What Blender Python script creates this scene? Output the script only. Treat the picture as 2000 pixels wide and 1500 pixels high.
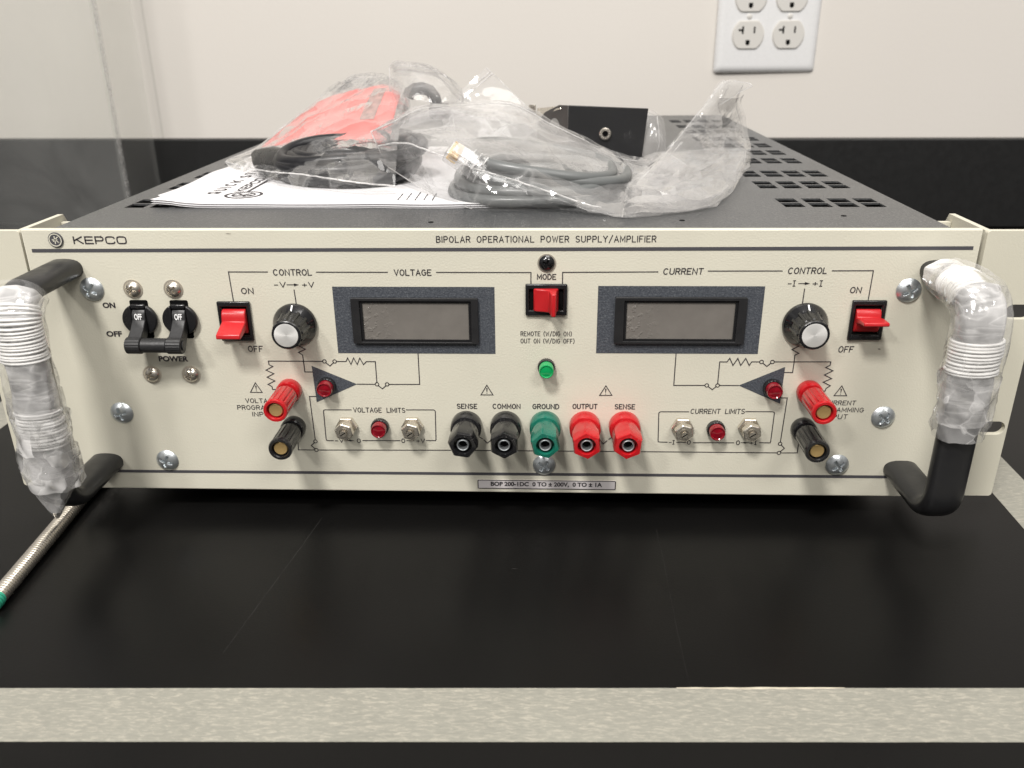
import bpy, bmesh, math, random
from mathutils import Vector, Matrix, noise
random.seed(7)
for o in list(bpy.data.objects):
    bpy.data.objects.remove(o)
scene = bpy.context.scene
col = scene.collection
MM = 0.001
PI = math.pi

# ------------------------------------------------------------------ camera
cam_d = bpy.data.cameras.new("camera")
cam = bpy.data.objects.new("camera", cam_d)
col.objects.link(cam)
scene.camera = cam
fwd = Vector((-0.034988, 0.921067, -0.387828))
rgt = Vector((0.999368, 0.034691, -0.007771))
upv = Vector((-0.006296, 0.387855, 0.921699))
cam.matrix_world = Matrix(((rgt.x, upv.x, -fwd.x, 21.4655 * MM),
                           (rgt.y, upv.y, -fwd.y, -366.4874 * MM),
                           (rgt.z, upv.z, -fwd.z, 213.5403 * MM),
                           (0, 0, 0, 1)))
cam_d.sensor_width = 36.0
cam_d.lens = 1651.566 / 2000 * 36.0
cam_d.clip_start = 0.01
cam_d.clip_end = 50
cam_d.dof.use_dof = True
cam_d.dof.focus_distance = 0.40
cam_d.dof.aperture_fstop = 16.0

# ------------------------------------------------------------------ world and lamps
world = bpy.data.worlds.new("World")
scene.world = world
world.use_nodes = True
bg = world.node_tree.nodes["Background"]
bg.inputs[0].default_value = (1.0, 0.97, 0.94, 1)
bg.inputs[1].default_value = 0.46
# the rest of the room, roughly: pale ceiling, mid-tone walls with furniture, dark floor
wn, wl = world.node_tree.nodes, world.node_tree.links
w_tc = wn.new('ShaderNodeTexCoord')
w_vo = wn.new('ShaderNodeTexVoronoi'); w_vo.inputs['Scale'].default_value = 3.2
w_sp = wn.new('ShaderNodeSeparateXYZ')
w_rp = wn.new('ShaderNodeValToRGB')
w_sc = wn.new('ShaderNodeSeparateColor')
w_ma = wn.new('ShaderNodeMath'); w_ma.operation = 'MULTIPLY_ADD'
w_mx = wn.new('ShaderNodeMix'); w_mx.data_type = 'RGBA'; w_mx.blend_type = 'MULTIPLY'; w_mx.inputs['Factor'].default_value = 1.0
wl.new(w_tc.outputs['Generated'], w_vo.inputs['Vector'])
wl.new(w_tc.outputs['Generated'], w_sp.inputs[0])
wl.new(w_sp.outputs[2], w_rp.inputs[0])
for i_, (p_, c_) in enumerate(((0.0, 0.45), (0.42, 0.55), (0.55, 0.95), (1.0, 1.30))):
    if i_ > 1: w_rp.color_ramp.elements.new(p_)
    w_rp.color_ramp.elements[i_].position = p_
    w_rp.color_ramp.elements[i_].color = (c_, c_ * 0.975, c_ * 0.945, 1)
wl.new(w_vo.outputs['Color'], w_sc.inputs[0])
wl.new(w_sc.outputs[0], w_ma.inputs[0]); w_ma.inputs[1].default_value = 0.9; w_ma.inputs[2].default_value = 0.55
w_cb = wn.new('ShaderNodeCombineColor')
for i_ in range(3): wl.new(w_ma.outputs[0], w_cb.inputs[i_])
wl.new(w_rp.outputs[0], w_mx.inputs[6]); wl.new(w_cb.outputs[0], w_mx.inputs[7])
wl.new(w_mx.outputs[2], bg.inputs[0])

def area(x, y, z, power, sx=1.2, sy=0.6, target=None, colr=(1.0, 0.965, 0.925)):
    d = bpy.data.lights.new("ceiling_lamp", 'AREA')
    d.shape = 'RECTANGLE'
    d.size, d.size_y = sx, sy
    d.energy = power
    d.color = colr
    o = bpy.data.objects.new("ceiling_lamp", d)
    o.location = (x, y, z)
    if target:
        o.rotation_euler = (Vector(target) - Vector((x, y, z))).to_track_quat('-Z', 'Y').to_euler()
    col.objects.link(o)
    return o

area(-0.45, -1.15, 1.85, 53, 0.32, 0.32)
area(-1.35, -1.9, 1.85, 33, 0.3, 0.3)
area(1.05, -1.75, 1.85, 29, 0.9, 0.6)
area(0.35, -0.45, 1.95, 13, 1.2, 0.5)

vs = scene.view_settings
vs.view_transform = 'Standard'
vs.look = 'None'
vs.exposure = 0.0
vs.gamma = 1.0
vs.use_curve_mapping = False
scene.render.engine = 'CYCLES'
scene.cycles.max_bounces = 16
scene.cycles.transparent_max_bounces = 40
scene.cycles.transmission_bounces = 12
scene.cycles.use_denoising = True
scene.cycles.caustics_reflective = False
scene.cycles.caustics_refractive = False

# ------------------------------------------------------------------ materials
def new_mat(name):
    m = bpy.data.materials.new(name)
    m.use_nodes = True
    nt = m.node_tree
    return m, nt, nt.nodes["Principled BSDF"]

def N(nt, typ, **kw):
    n = nt.nodes.new(typ)
    for k, v in kw.items():
        setattr(n, k, v)
    return n

def coords(nt):
    return N(nt, 'ShaderNodeTexCoord').outputs['Object']

def noise_tex(nt, scale, detail=3, rough=0.5, vec=None, dist=0.0):
    n = N(nt, 'ShaderNodeTexNoise')
    n.inputs['Scale'].default_value = scale
    n.inputs['Detail'].default_value = detail
    n.inputs['Roughness'].default_value = rough
    n.inputs['Distortion'].default_value = dist
    nt.links.new(vec if vec is not None else coords(nt), n.inputs['Vector'])
    return n.outputs['Fac']

def ramp(nt, fac, stops):
    r = N(nt, 'ShaderNodeValToRGB')
    e = r.color_ramp.elements
    while len(e) < len(stops):
        e.new(0.5)
    for i, (p, c) in enumerate(stops):
        e[i].position = p
        e[i].color = (c, c, c, 1) if not isinstance(c, tuple) else (*c, 1)
    nt.links.new(fac, r.inputs[0])
    return r.outputs[0]

def math_n(nt, op, a, b=None, clamp=False):
    n = N(nt, 'ShaderNodeMath', operation=op, use_clamp=clamp)
    for i, v in enumerate((a, b)):
        if v is None:
            continue
        if isinstance(v, (int, float)):
            n.inputs[i].default_value = v
        else:
            nt.links.new(v, n.inputs[i])
    return n.outputs[0]

def bump(nt, p, height, strength, dist):
    b = N(nt, 'ShaderNodeBump')
    b.inputs['Strength'].default_value = strength
    b.inputs['Distance'].default_value = dist
    nt.links.new(height, b.inputs['Height'])
    nt.links.new(b.outputs[0], p.inputs['Normal'])

def simple(name, c, rough=0.5, metal=0.0, spec=0.5, coat=0.0, bump_s=0, bump_d=0.0, bump_k=0.3, var=0.0, var_s=60, trans=0.0, rvar=0.0):
    m, nt, p = new_mat(name)
    p.inputs['Base Color'].default_value = (*c, 1)
    p.inputs['Roughness'].default_value = rough
    p.inputs['Metallic'].default_value = metal
    p.inputs['Specular IOR Level'].default_value = spec
    p.inputs['Coat Weight'].default_value = coat
    p.inputs['Coat Roughness'].default_value = 0.08
    p.inputs['Transmission Weight'].default_value = trans
    if var:
        f = noise_tex(nt, var_s, 4)
        a = tuple(x * (1 - var) for x in c)
        b = tuple(min(1, x * (1 + var)) for x in c)
        nt.links.new(ramp(nt, f, [(0.3, a), (0.7, b)]), p.inputs['Base Color'])
    if rvar:
        f = noise_tex(nt, 150, 4)
        nt.links.new(ramp(nt, f, [(0.3, max(0.02, rough - rvar)), (0.7, rough + rvar)]), p.inputs['Roughness'])
    if bump_s:
        bump(nt, p, noise_tex(nt, bump_s, 2), bump_k, bump_d)
    return m

M = {}
M['panel'] = simple('beige_paint', (0.655, 0.63, 0.525), 0.42, bump_s=1150, bump_d=0.0004, bump_k=0.26, var=0.035, var_s=22, rvar=0.07)
M['ear'] = simple('beige_bracket_paint', (0.63, 0.605, 0.50), 0.42, bump_s=1500, bump_d=0.0003, bump_k=0.18, var=0.025, var_s=12)
M['ink'] = simple('printed_ink', (0.042, 0.036, 0.040), 0.6)
M['ink_bold'] = simple('printed_ink_bold', (0.03, 0.026, 0.03), 0.6)
M['black'] = simple('black_plastic', (0.012, 0.012, 0.013), 0.28, rvar=0.08)
M['black_matte'] = simple('black_satin_plastic', (0.016, 0.016, 0.017), 0.45, bump_s=900, bump_d=0.0003, bump_k=0.2, rvar=0.08)
M['black_gloss'] = simple('black_gloss_plastic', (0.008, 0.008, 0.009), 0.12, coat=0.4, rvar=0.05)
M['dark_void'] = simple('dark_inside', (0.004, 0.004, 0.004), 0.9, spec=0.1)
M['handle'] = simple('handle_black_vinyl', (0.014, 0.014, 0.015), 0.36, bump_s=500, bump_d=0.0003, bump_k=0.15, rvar=0.07)
M['red'] = simple('red_switch_plastic', (0.47, 0.014, 0.018), 0.36, bump_s=700, bump_d=0.0003, bump_k=0.12, var=0.06, rvar=0.08)
M['red_post'] = simple('red_terminal_plastic', (0.44, 0.009, 0.013), 0.24, coat=0.2, var=0.10, var_s=150, rvar=0.06)
M['green_post'] = simple('green_terminal_plastic', (0.008, 0.125, 0.085), 0.22, coat=0.2, var=0.15, var_s=200, rvar=0.06)
M['black_post'] = simple('black_terminal_plastic', (0.010, 0.010, 0.011), 0.2, coat=0.2, rvar=0.06)
def dusty(m, k=0.10):
    nt = m.node_tree; p = nt.nodes['Principled BSDF']
    f = ramp(nt, noise_tex(nt, 2600, 1, 0.5), [(0.66, 0.0), (0.74, 1.0)])
    g = ramp(nt, noise_tex(nt, 130, 2, 0.5), [(0.45, 0.0), (0.62, 1.0)])
    mix = N(nt, 'ShaderNodeMix', data_type='RGBA')
    nt.links.new(math_n(nt, 'MULTIPLY', math_n(nt, 'MULTIPLY', f, g), k * 3), mix.inputs['Factor'])
    src = p.inputs['Base Color'].links[0].from_socket if p.inputs['Base Color'].links else None
    if src: nt.links.new(src, mix.inputs[6])
    else: mix.inputs[6].default_value = p.inputs['Base Color'].default_value
    mix.inputs[7].default_value = (0.5, 0.48, 0.45, 1)
    nt.links.new(mix.outputs[2], p.inputs['Base Color'])
for k_ in ('black_post', 'green_post', 'red_post'): dusty(M[k_])
M['zinc'] = simple('zinc_plate', (0.68, 0.72, 0.74), 0.34, metal=0.88, bump_s=900, bump_d=0.0003, bump_k=0.25, rvar=0.08)
M['nickel'] = simple('nickel_plate', (0.70, 0.65, 0.57), 0.26, metal=0.92, bump_s=800, bump_d=0.0003, bump_k=0.15, rvar=0.08)
M['brass'] = simple('gold_contact', (0.80, 0.56, 0.24), 0.42, metal=0.85, bump_s=900, bump_d=0.0003, bump_k=0.3)
M['washer'] = simple('pale_washer', (0.62, 0.56, 0.47), 0.35, metal=0.6)
M['cover'] = None
M['bracket_black'] = simple('black_powder_coat', (0.016, 0.016, 0.017), 0.42, bump_s=700, bump_d=0.0004, bump_k=0.2)
M['cord'] = simple('black_cord_rubber', (0.011, 0.011, 0.013), 0.35, rvar=0.08)
M['cable'] = simple('grey_cable_jacket', (0.135, 0.142, 0.141), 0.36, rvar=0.07)
M['white_cord'] = simple('white_twist_cord', (0.86, 0.85, 0.83), 0.45, var=0.05, var_s=300)
M['plate'] = simple('outlet_white', (0.86, 0.86, 0.86), 0.28, rvar=0.05)
M['recept'] = simple('receptacle_white', (0.74, 0.72, 0.68), 0.32)
M['label_card'] = simple('rating_label_card', (0.58, 0.55, 0.55), 0.45)
M['lens_green'] = simple('green_lens', (0.004, 0.30, 0.085), 0.12, coat=0.5)
M['lens_red'] = simple('red_lens', (0.20, 0.003, 0.010), 0.12, coat=0.5, var=0.3, var_s=500)
M['backsplash'] = simple('black_backsplash', (0.013, 0.013, 0.013), 0.45, rvar=0.05)
M['rubber'] = simple('black_rubber', (0.01, 0.01, 0.01), 0.7)

def mk_cover():
    m, nt, p = new_mat('grey_hammer_paint')
    v = coords(nt)
    f = noise_tex(nt, 900, 2, 0.6, v)
    g = noise_tex(nt, 12, 3, 0.5, v)
    c = ramp(nt, f, [(0.35, (0.045, 0.047, 0.049)), (0.60, (0.066, 0.068, 0.070)), (0.72, (0.17, 0.17, 0.165))])
    nt.links.new(c, p.inputs['Base Color'])
    p.inputs['Specular IOR Level'].default_value = 0.75
    nt.links.new(ramp(nt, g, [(0.3, 0.30), (0.7, 0.38)]), p.inputs['Roughness'])
    bump(nt, p, noise_tex(nt, 1000, 2, 0.5, v), 0.35, 0.0008)
    return m
M['cover'] = mk_cover()

def mk_meter():
    m, nt, p = new_mat('slate_textured_paint')
    v = coords(nt)
    f = noise_tex(nt, 1300, 2, 0.6, v)
    nt.links.new(ramp(nt, f, [(0.36, (0.050, 0.056, 0.068)), (0.60, (0.082, 0.090, 0.104)), (0.75, (0.15, 0.16, 0.17))]), p.inputs['Base Color'])
    p.inputs['Roughness'].default_value = 0.45
    bump(nt, p, f, 0.4, 0.0006)
    return m
M['meter'] = mk_meter()

def mk_wall():
    m, nt, p = new_mat('cream_wall_paint')
    v = coords(nt)
    g = noise_tex(nt, 3, 3, 0.5, v)
    vo = N(nt, 'ShaderNodeTexVoronoi'); vo.inputs['Scale'].default_value = 11
    nt.links.new(v, vo.inputs['Vector'])
    sc = N(nt, 'ShaderNodeSeparateColor'); nt.links.new(vo.outputs['Color'], sc.inputs[0])
    d = math_n(nt, 'MULTIPLY', math_n(nt, 'LESS_THAN', math_n(nt, 'ADD', vo.outputs['Distance'], math_n(nt, 'MULTIPLY', noise_tex(nt, 300, 2, 0.5, v), 0.03)), 0.038), math_n(nt, 'GREATER_THAN', sc.outputs[0], 0.72))
    mx = N(nt, 'ShaderNodeMix', data_type='RGBA')
    nt.links.new(math_n(nt, 'MULTIPLY', d, 0.22), mx.inputs['Factor'])
    nt.links.new(ramp(nt, g, [(0.3, (0.79, 0.75, 0.695)), (0.7, (0.82, 0.78, 0.725))]), mx.inputs[6])
    mx.inputs[7].default_value = (0.45, 0.42, 0.38, 1)
    nt.links.new(mx.outputs[2], p.inputs['Base Color'])
    p.inputs['Roughness'].default_value = 0.55
    bump(nt, p, noise_tex(nt, 220, 3, 0.5, v), 0.12, 0.001)
    return m
M['wall'] = mk_wall()

def mk_bench():
    m, nt, p = new_mat('black_resin_bench')
    v = coords(nt)
    g = noise_tex(nt, 7, 4, 0.55, v)
    base = ramp(nt, g, [(0.3, (0.0042, 0.0041, 0.0040)), (0.7, (0.0056, 0.0054, 0.0052))])
    # dust specks
    vo = N(nt, 'ShaderNodeTexVoronoi')
    vo.inputs['Scale'].default_value = 52
    nt.links.new(v, vo.inputs['Vector'])
    d = math_n(nt, 'LESS_THAN', vo.outputs['Distance'], 0.030)
    sep = N(nt, 'ShaderNodeSeparateColor')
    nt.links.new(vo.outputs['Color'], sep.inputs[0])
    d = math_n(nt, 'MULTIPLY', d, math_n(nt, 'GREATER_THAN', sep.outputs[0], 0.80))
    # short hairs and scuffs
    mh = N(nt, 'ShaderNodeMapping'); mh.inputs['Scale'].default_value = (0.22, 1.9, 1.0); mh.inputs['Rotation'].default_value = (0, 0, 0.25)
    nt.links.new(v, mh.inputs['Vector'])
    vh = N(nt, 'ShaderNodeTexVoronoi'); vh.inputs['Scale'].default_value = 42
    nt.links.new(mh.outputs[0], vh.inputs['Vector'])
    sh = N(nt, 'ShaderNodeSeparateColor'); nt.links.new(vh.outputs['Color'], sh.inputs[0])
    hair = math_n(nt, 'MULTIPLY', math_n(nt, 'LESS_THAN', vh.outputs['Distance'], 0.017), math_n(nt, 'GREATER_THAN', sh.outputs[0], 0.72))
    hair = math_n(nt, 'MULTIPLY', hair, 0.16)
    # two hairline scratches on the resin
    xyz = N(nt, 'ShaderNodeSeparateXYZ')
    nt.links.new(v, xyz.inputs[0])
    wob = math_n(nt, 'MULTIPLY', math_n(nt, 'SUBTRACT', noise_tex(nt, 60, 2, 0.5, v), 0.5), 0.0015)
    def scratch(x0, y0, x1, y1, w, k):
        sx = math_n(nt, 'ADD', math_n(nt, 'MULTIPLY', math_n(nt, 'SUBTRACT', xyz.outputs[1], y0), (x1 - x0) / (y1 - y0)), x0)
        dx = math_n(nt, 'ABSOLUTE', math_n(nt, 'ADD', math_n(nt, 'SUBTRACT', xyz.outputs[0], sx), wob))
        a = math_n(nt, 'LESS_THAN', dx, w)
        a = math_n(nt, 'MULTIPLY', a, math_n(nt, 'GREATER_THAN', xyz.outputs[1], min(y0, y1)))
        a = math_n(nt, 'MULTIPLY', a, math_n(nt, 'LESS_THAN', xyz.outputs[1], max(y0, y1)))
        return math_n(nt, 'MULTIPLY', a, k)
    s1 = scratch(-0.088, -0.005, -0.103, -0.105, 0.00020, 0.035)
    s2 = scratch(0.078, -0.012, 0.077, -0.122, 0.00014, 0.022)
    breakup = ramp(nt, noise_tex(nt, 160, 3, 0.6, v), [(0.35, 0.2), (0.6, 1.0)])
    s = math_n(nt, 'MULTIPLY', math_n(nt, 'ADD', s1, s2), breakup)
    fac = math_n(nt, 'MAXIMUM', s, math_n(nt, 'MULTIPLY', math_n(nt, 'MAXIMUM', d, hair), 0.55), clamp=True)
    mix = N(nt, 'ShaderNodeMix', data_type='RGBA')
    nt.links.new(fac, mix.inputs['Factor'])
    nt.links.new(base, mix.inputs[6])
    mix.inputs[7].default_value = (0.35, 0.34, 0.33, 1)
    nt.links.new(mix.outputs[2], p.inputs['Base Color'])
    nt.links.new(ramp(nt, g, [(0.3, 0.27), (0.7, 0.36)]), p.inputs['Roughness'])
    p.inputs['Specular IOR Level'].default_value = 0.15
    bump(nt, p, noise_tex(nt, 900, 2, 0.5, v), 0.10, 0.0003)
    return m
M['bench'] = mk_bench()

def mk_tape():
    m, nt, p = new_mat('masking_tape_paper')
    v = coords(nt)
    mp = N(nt, 'ShaderNodeMapping')
    mp.inputs['Scale'].default_value = (0.7, 2.6, 1.0)
    nt.links.new(v, mp.inputs['Vector'])
    f = noise_tex(nt, 360, 4, 0.68, mp.outputs[0], 0.6)
    g = noise_tex(nt, 30, 3, 0.5, v)
    c = ramp(nt, f, [(0.30, (0.235, 0.232, 0.200)), (0.52, (0.278, 0.272, 0.232)), (0.70, (0.40, 0.375, 0.315))])
    mix = N(nt, 'ShaderNodeMix', data_type='RGBA')
    mix.blend_type = 'MULTIPLY'
    mix.inputs['Factor'].default_value = 0.35
    nt.links.new(c, mix.inputs[6])
    nt.links.new(ramp(nt, g, [(0.3, 0.75), (0.7, 1.0)]), mix.inputs[7])
    nt.links.new(mix.outputs[2], p.inputs['Base Color'])
    p.inputs['Roughness'].default_value = 0.5
    bump(nt, p, f, 0.3, 0.0004)
    return m
M['tape'] = mk_tape()

def mk_screen():
    m, nt, p = new_mat('smoked_display_window')
    v = coords(nt)
    f = noise_tex(nt, 110, 3, 0.5, v)
    nt.links.new(ramp(nt, f, [(0.3, (0.170, 0.157, 0.142)), (0.7, (0.195, 0.180, 0.163))]), p.inputs['Base Color'])
    p.inputs['Roughness'].default_value = 0.07
    p.inputs['Specular IOR Level'].default_value = 0.75
    # trapped bubbles under the protective film, towards the left end
    xyz = N(nt, 'ShaderNodeSeparateXYZ')
    nt.links.new(v, xyz.inputs[0])
    b = ramp(nt, noise_tex(nt, 420, 3, 0.6, v), [(0.52, 0.0), (0.62, 1.0)])
    side = ramp(nt, math_n(nt, 'ADD', math_n(nt, 'MULTIPLY', xyz.outputs[0], -14.0), 0.25), [(0.35, 0.02), (0.6, 1.0)])
    bump(nt, p, math_n(nt, 'MULTIPLY', b, side), 0.5, 0.0005)
    return m
M['screen'] = mk_screen()

def schlick(nt, facing, f0):
    return math_n(nt, 'ADD', math_n(nt, 'MULTIPLY', math_n(nt, 'POWER', facing, 4.5), 0.9 - f0), f0, clamp=True)

def mk_film(name, haze, gloss_rough=0.09, tint=(0.97, 0.97, 0.97), crease=0.25, scale=90, spec=0.55, bstr=0.6, streak=False, trl=0.35):
    """thin clear polythene: mostly see-through, fresnel sheen, a little milky scatter"""
    m, nt, p = new_mat(name)
    nt.nodes.remove(p)
    out = nt.nodes['Material Output']
    v = coords(nt)
    tr = N(nt, 'ShaderNodeBsdfTransparent')
    tr.inputs[0].default_value = (*tint, 1)
    gl = N(nt, 'ShaderNodeBsdfGlossy')
    gl.inputs['Roughness'].default_value = gloss_rough
    gl.inputs[0].default_value = (1, 1, 1, 1)
    df = N(nt, 'ShaderNodeBsdfDiffuse')
    df.inputs[0].default_value = (0.86, 0.85, 0.84, 1)
    tl = N(nt, 'ShaderNodeBsdfTranslucent')
    tl.inputs[0].default_value = (0.86, 0.85, 0.84, 1)
    # crinkles: flat facets meeting in sharp creases
    wv = N(nt, 'ShaderNodeTexNoise')
    wv.inputs['Scale'].default_value = scale * 0.55
    wv.inputs['Detail'].default_value = 2
    nt.links.new(v, wv.inputs['Vector'])
    mixv = N(nt, 'ShaderNodeVectorMath', operation='MULTIPLY_ADD')
    nt.links.new(wv.outputs['Color'], mixv.inputs[0])
    mixv.inputs[1].default_value = (0.9 / scale,) * 3
    nt.links.new(v, mixv.inputs[2])
    mp = N(nt, 'ShaderNodeMapping')
    mp.inputs['Scale'].default_value = (1.0, 1.7, 1.25)
    mp.inputs['Rotation'].default_value = (0.4, 0.5, 0.6)
    nt.links.new(mixv.outputs[0], mp.inputs['Vector'])
    vf = N(nt, 'ShaderNodeTexVoronoi')
    vf.inputs['Scale'].default_value = scale
    nt.links.new(mp.outputs[0], vf.inputs['Vector'])
    ve = N(nt, 'ShaderNodeTexVoronoi', feature='DISTANCE_TO_EDGE')
    ve.inputs['Scale'].default_value = scale
    nt.links.new(mp.outputs[0], ve.inputs['Vector'])
    f1 = vf.outputs['Distance']
    part = ramp(nt, noise_tex(nt, scale * 0.9, 2, 0.5, v), [(0.42, 0.0), (0.62, 1.0)])
    ridge = math_n(nt, 'MULTIPLY', math_n(nt, 'SUBTRACT', 1.0, math_n(nt, 'MULTIPLY', ve.outputs['Distance'], 16.0), clamp=True), part)
    if streak:
        fs = []
        for rot, sc3 in (((0.2, 0.5, 0.0), (0.13, 0.25, 1.0)), ((-0.25, -0.5, 0.4), (0.15, 0.3, 1.0))):
            mq = N(nt, 'ShaderNodeMapping')
            mq.inputs['Rotation'].default_value = rot
            mq.inputs['Scale'].default_value = sc3
            nt.links.new(v, mq.inputs['Vector'])
            fs.append(noise_tex(nt, scale, 2, 0.4, mq.outputs[0], 0.5))
        f1 = math_n(nt, 'ADD', math_n(nt, 'ABSOLUTE', math_n(nt, 'SUBTRACT', fs[0], 0.5)), math_n(nt, 'ABSOLUTE', math_n(nt, 'SUBTRACT', fs[1], 0.5)))
        rr = [math_n(nt, 'SUBTRACT', 1.0, math_n(nt, 'MULTIPLY', math_n(nt, 'ABSOLUTE', math_n(nt, 'SUBTRACT', q, 0.5)), 22.0), clamp=True) for q in fs]
        ridge = math_n(nt, 'MAXIMUM', rr[0], rr[1])
    bm = N(nt, 'ShaderNodeBump')
    bm.inputs['Strength'].default_value = bstr
    bm.inputs['Distance'].default_value = 0.16 / scale
    nt.links.new(f1, bm.inputs['Height'])
    if streak:
        nrm = bm.outputs[0]
        facet = None
    else:
        # every facet of the crumple tilts its own way
        sub = N(nt, 'ShaderNodeVectorMath', operation='SUBTRACT')
        nt.links.new(vf.outputs['Color'], sub.inputs[0]); sub.inputs[1].default_value = (0.5, 0.5, 0.5)
        mad = N(nt, 'ShaderNodeVectorMath', operation='MULTIPLY_ADD')
        nt.links.new(sub.outputs[0], mad.inputs[0]); mad.inputs[1].default_value = (bstr * 0.75,) * 3
        nt.links.new(bm.outputs[0], mad.inputs[2])
        nz = N(nt, 'ShaderNodeVectorMath', operation='NORMALIZE')
        nt.links.new(mad.outputs[0], nz.inputs[0])
        nrm = nz.outputs[0]
        fsep = N(nt, 'ShaderNodeSeparateColor')
        nt.links.new(vf.outputs['Color'], fsep.inputs[0])
        facet = math_n(nt, 'ADD', math_n(nt, 'MULTIPLY', fsep.outputs[1], 1.3), 0.35)
        bm.inputs['Strength'].default_value = bstr * 0.35
    for s in (gl, df, tl):
        nt.links.new(nrm, s.inputs['Normal'])
    sc = N(nt, 'ShaderNodeMixShader')
    sc.inputs[0].default_value = trl
    nt.links.new(df.outputs[0], sc.inputs[1])
    nt.links.new(tl.outputs[0], sc.inputs[2])
    lw = N(nt, 'ShaderNodeLayerWeight')
    lw.inputs['Blend'].default_value = 0.5
    nt.links.new(nrm, lw.inputs['Normal'])
    cloud = ramp(nt, noise_tex(nt, scale * 0.35, 3, 0.5, v), [(0.35, haze * 0.5), (0.68, haze * 1.5)])
    if facet is not None: cloud = math_n(nt, 'MULTIPLY', cloud, facet)
    hz = math_n(nt, 'ADD', cloud, math_n(nt, 'MULTIPLY', math_n(nt, 'POWER', ridge, 2.0), crease))
    hz = math_n(nt, 'ADD', hz, math_n(nt, 'MULTIPLY', math_n(nt, 'POWER', lw.outputs['Facing'], 2.5), haze * 1.6), clamp=True)
    m1 = N(nt, 'ShaderNodeMixShader')
    nt.links.new(hz, m1.inputs[0])
    nt.links.new(tr.outputs[0], m1.inputs[1])
    nt.links.new(sc.outputs[0], m1.inputs[2])
    m2 = N(nt, 'ShaderNodeMixShader')
    nt.links.new(math_n(nt, 'MULTIPLY', schlick(nt, lw.outputs['Facing'], 0.055), spec, clamp=True), m2.inputs[0])
    nt.links.new(m1.outputs[0], m2.inputs[1])
    nt.links.new(gl.outputs[0], m2.inputs[2])
    nt.links.new(m2.outputs[0], out.inputs[0])
    return m
M['film'] = mk_film('clear_polythene', 0.105, 0.07, scale=34, crease=0.20, spec=0.8, bstr=0.65)
M['film_flat'] = mk_film('flat_zip_film', 0.16, 0.10, scale=20, crease=0.10, spec=0.8, bstr=0.15)
M['film_cord'] = mk_film('clear_polythene_glossy', 0.085, 0.05, scale=46, crease=0.12, spec=1.0, bstr=0.9)
M['film_milky'] = mk_film('milky_polythene', 0.12, 0.08, scale=18, crease=0.26, spec=0.9, bstr=0.8)
M['film_wrap'] = mk_film('stretch_wrap_film', 0.50, 0.13, scale=170, crease=0.25, spec=1.0, bstr=1.0, streak=True, trl=0.12)
M['film_tail'] = mk_film('torn_outer_film', 0.24, 0.09, scale=95, crease=0.30, spec=1.0, bstr=1.0, trl=0.15)
M['film_over'] = mk_film('loose_outer_film', 0.12, 0.06, scale=80, crease=0.28, spec=1.0, bstr=0.9, trl=0.15)
M['seam'] = mk_film('bag_heat_seal', 0.75, 0.1, scale=300, crease=0.1)
M['clear_plastic'] = mk_film('clear_polycarbonate', 0.14, 0.05, scale=200, crease=0.1, spec=1.0, bstr=0.1)

def mk_acrylic():
    m, nt, p = new_mat('clear_acrylic')
    nt.nodes.remove(p)
    out = nt.nodes['Material Output']
    tr = N(nt, 'ShaderNodeBsdfTransparent'); tr.inputs[0].default_value = (0.992, 0.995, 0.988, 1)
    gl = N(nt, 'ShaderNodeBsdfGlossy'); gl.inputs['Roughness'].default_value = 0.03
    df = N(nt, 'ShaderNodeBsdfDiffuse'); df.inputs[0].default_value = (0.8, 0.8, 0.78, 1)
    lw = N(nt, 'ShaderNodeLayerWeight'); lw.inputs['Blend'].default_value = 0.5
    sm = ramp(nt, noise_tex(nt, 9, 4, 0.6, None, 1.0), [(0.35, 0.045), (0.75, 0.095)])
    m1 = N(nt, 'ShaderNodeMixShader')
    nt.links.new(sm, m1.inputs[0]); nt.links.new(tr.outputs[0], m1.inputs[1]); nt.links.new(df.outputs[0], m1.inputs[2])
    m2 = N(nt, 'ShaderNodeMixShader')
    nt.links.new(schlick(nt, lw.outputs['Facing'], 0.03), m2.inputs[0]); nt.links.new(m1.outputs[0], m2.inputs[1]); nt.links.new(gl.outputs[0], m2.inputs[2])
    nt.links.new(m2.outputs[0], out.inputs[0])
    return m
M['acrylic'] = mk_acrylic()
M['acrylic_edge'] = mk_film('sawn_acrylic_edge', 0.16, 0.2, scale=400, crease=0.2)

def mk_paper():
    m, nt, p = new_mat('white_paper')
    f = noise_tex(nt, 40, 3)
    nt.links.new(ramp(nt, f, [(0.3, (0.80, 0.79, 0.80)), (0.7, (0.84, 0.83, 0.84))]), p.inputs['Base Color'])
    p.inputs['Roughness'].default_value = 0.6
    return m
M['paper'] = mk_paper()
M['card_red'] = simple('salmon_card', (0.74, 0.185, 0.17), 0.5, var=0.08, var_s=40)
M['card_print'] = simple('grey_card_print', (0.36, 0.22, 0.20), 0.6, var=0.4, var_s=260)

def mk_spun():
    m, nt, p = new_mat('spun_aluminium')
    p.inputs['Base Color'].default_value = (0.90, 0.89, 0.86, 1)
    p.inputs['Metallic'].default_value = 0.55
    p.inputs['Roughness'].default_value = 0.42
    p.inputs['Anisotropic'].default_value = 0.75
    t = N(nt, 'ShaderNodeTangent', direction_type='RADIAL', axis='Y')
    nt.links.new(t.outputs[0], p.inputs['Tangent'])
    return m
M['spun'] = mk_spun()

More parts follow.
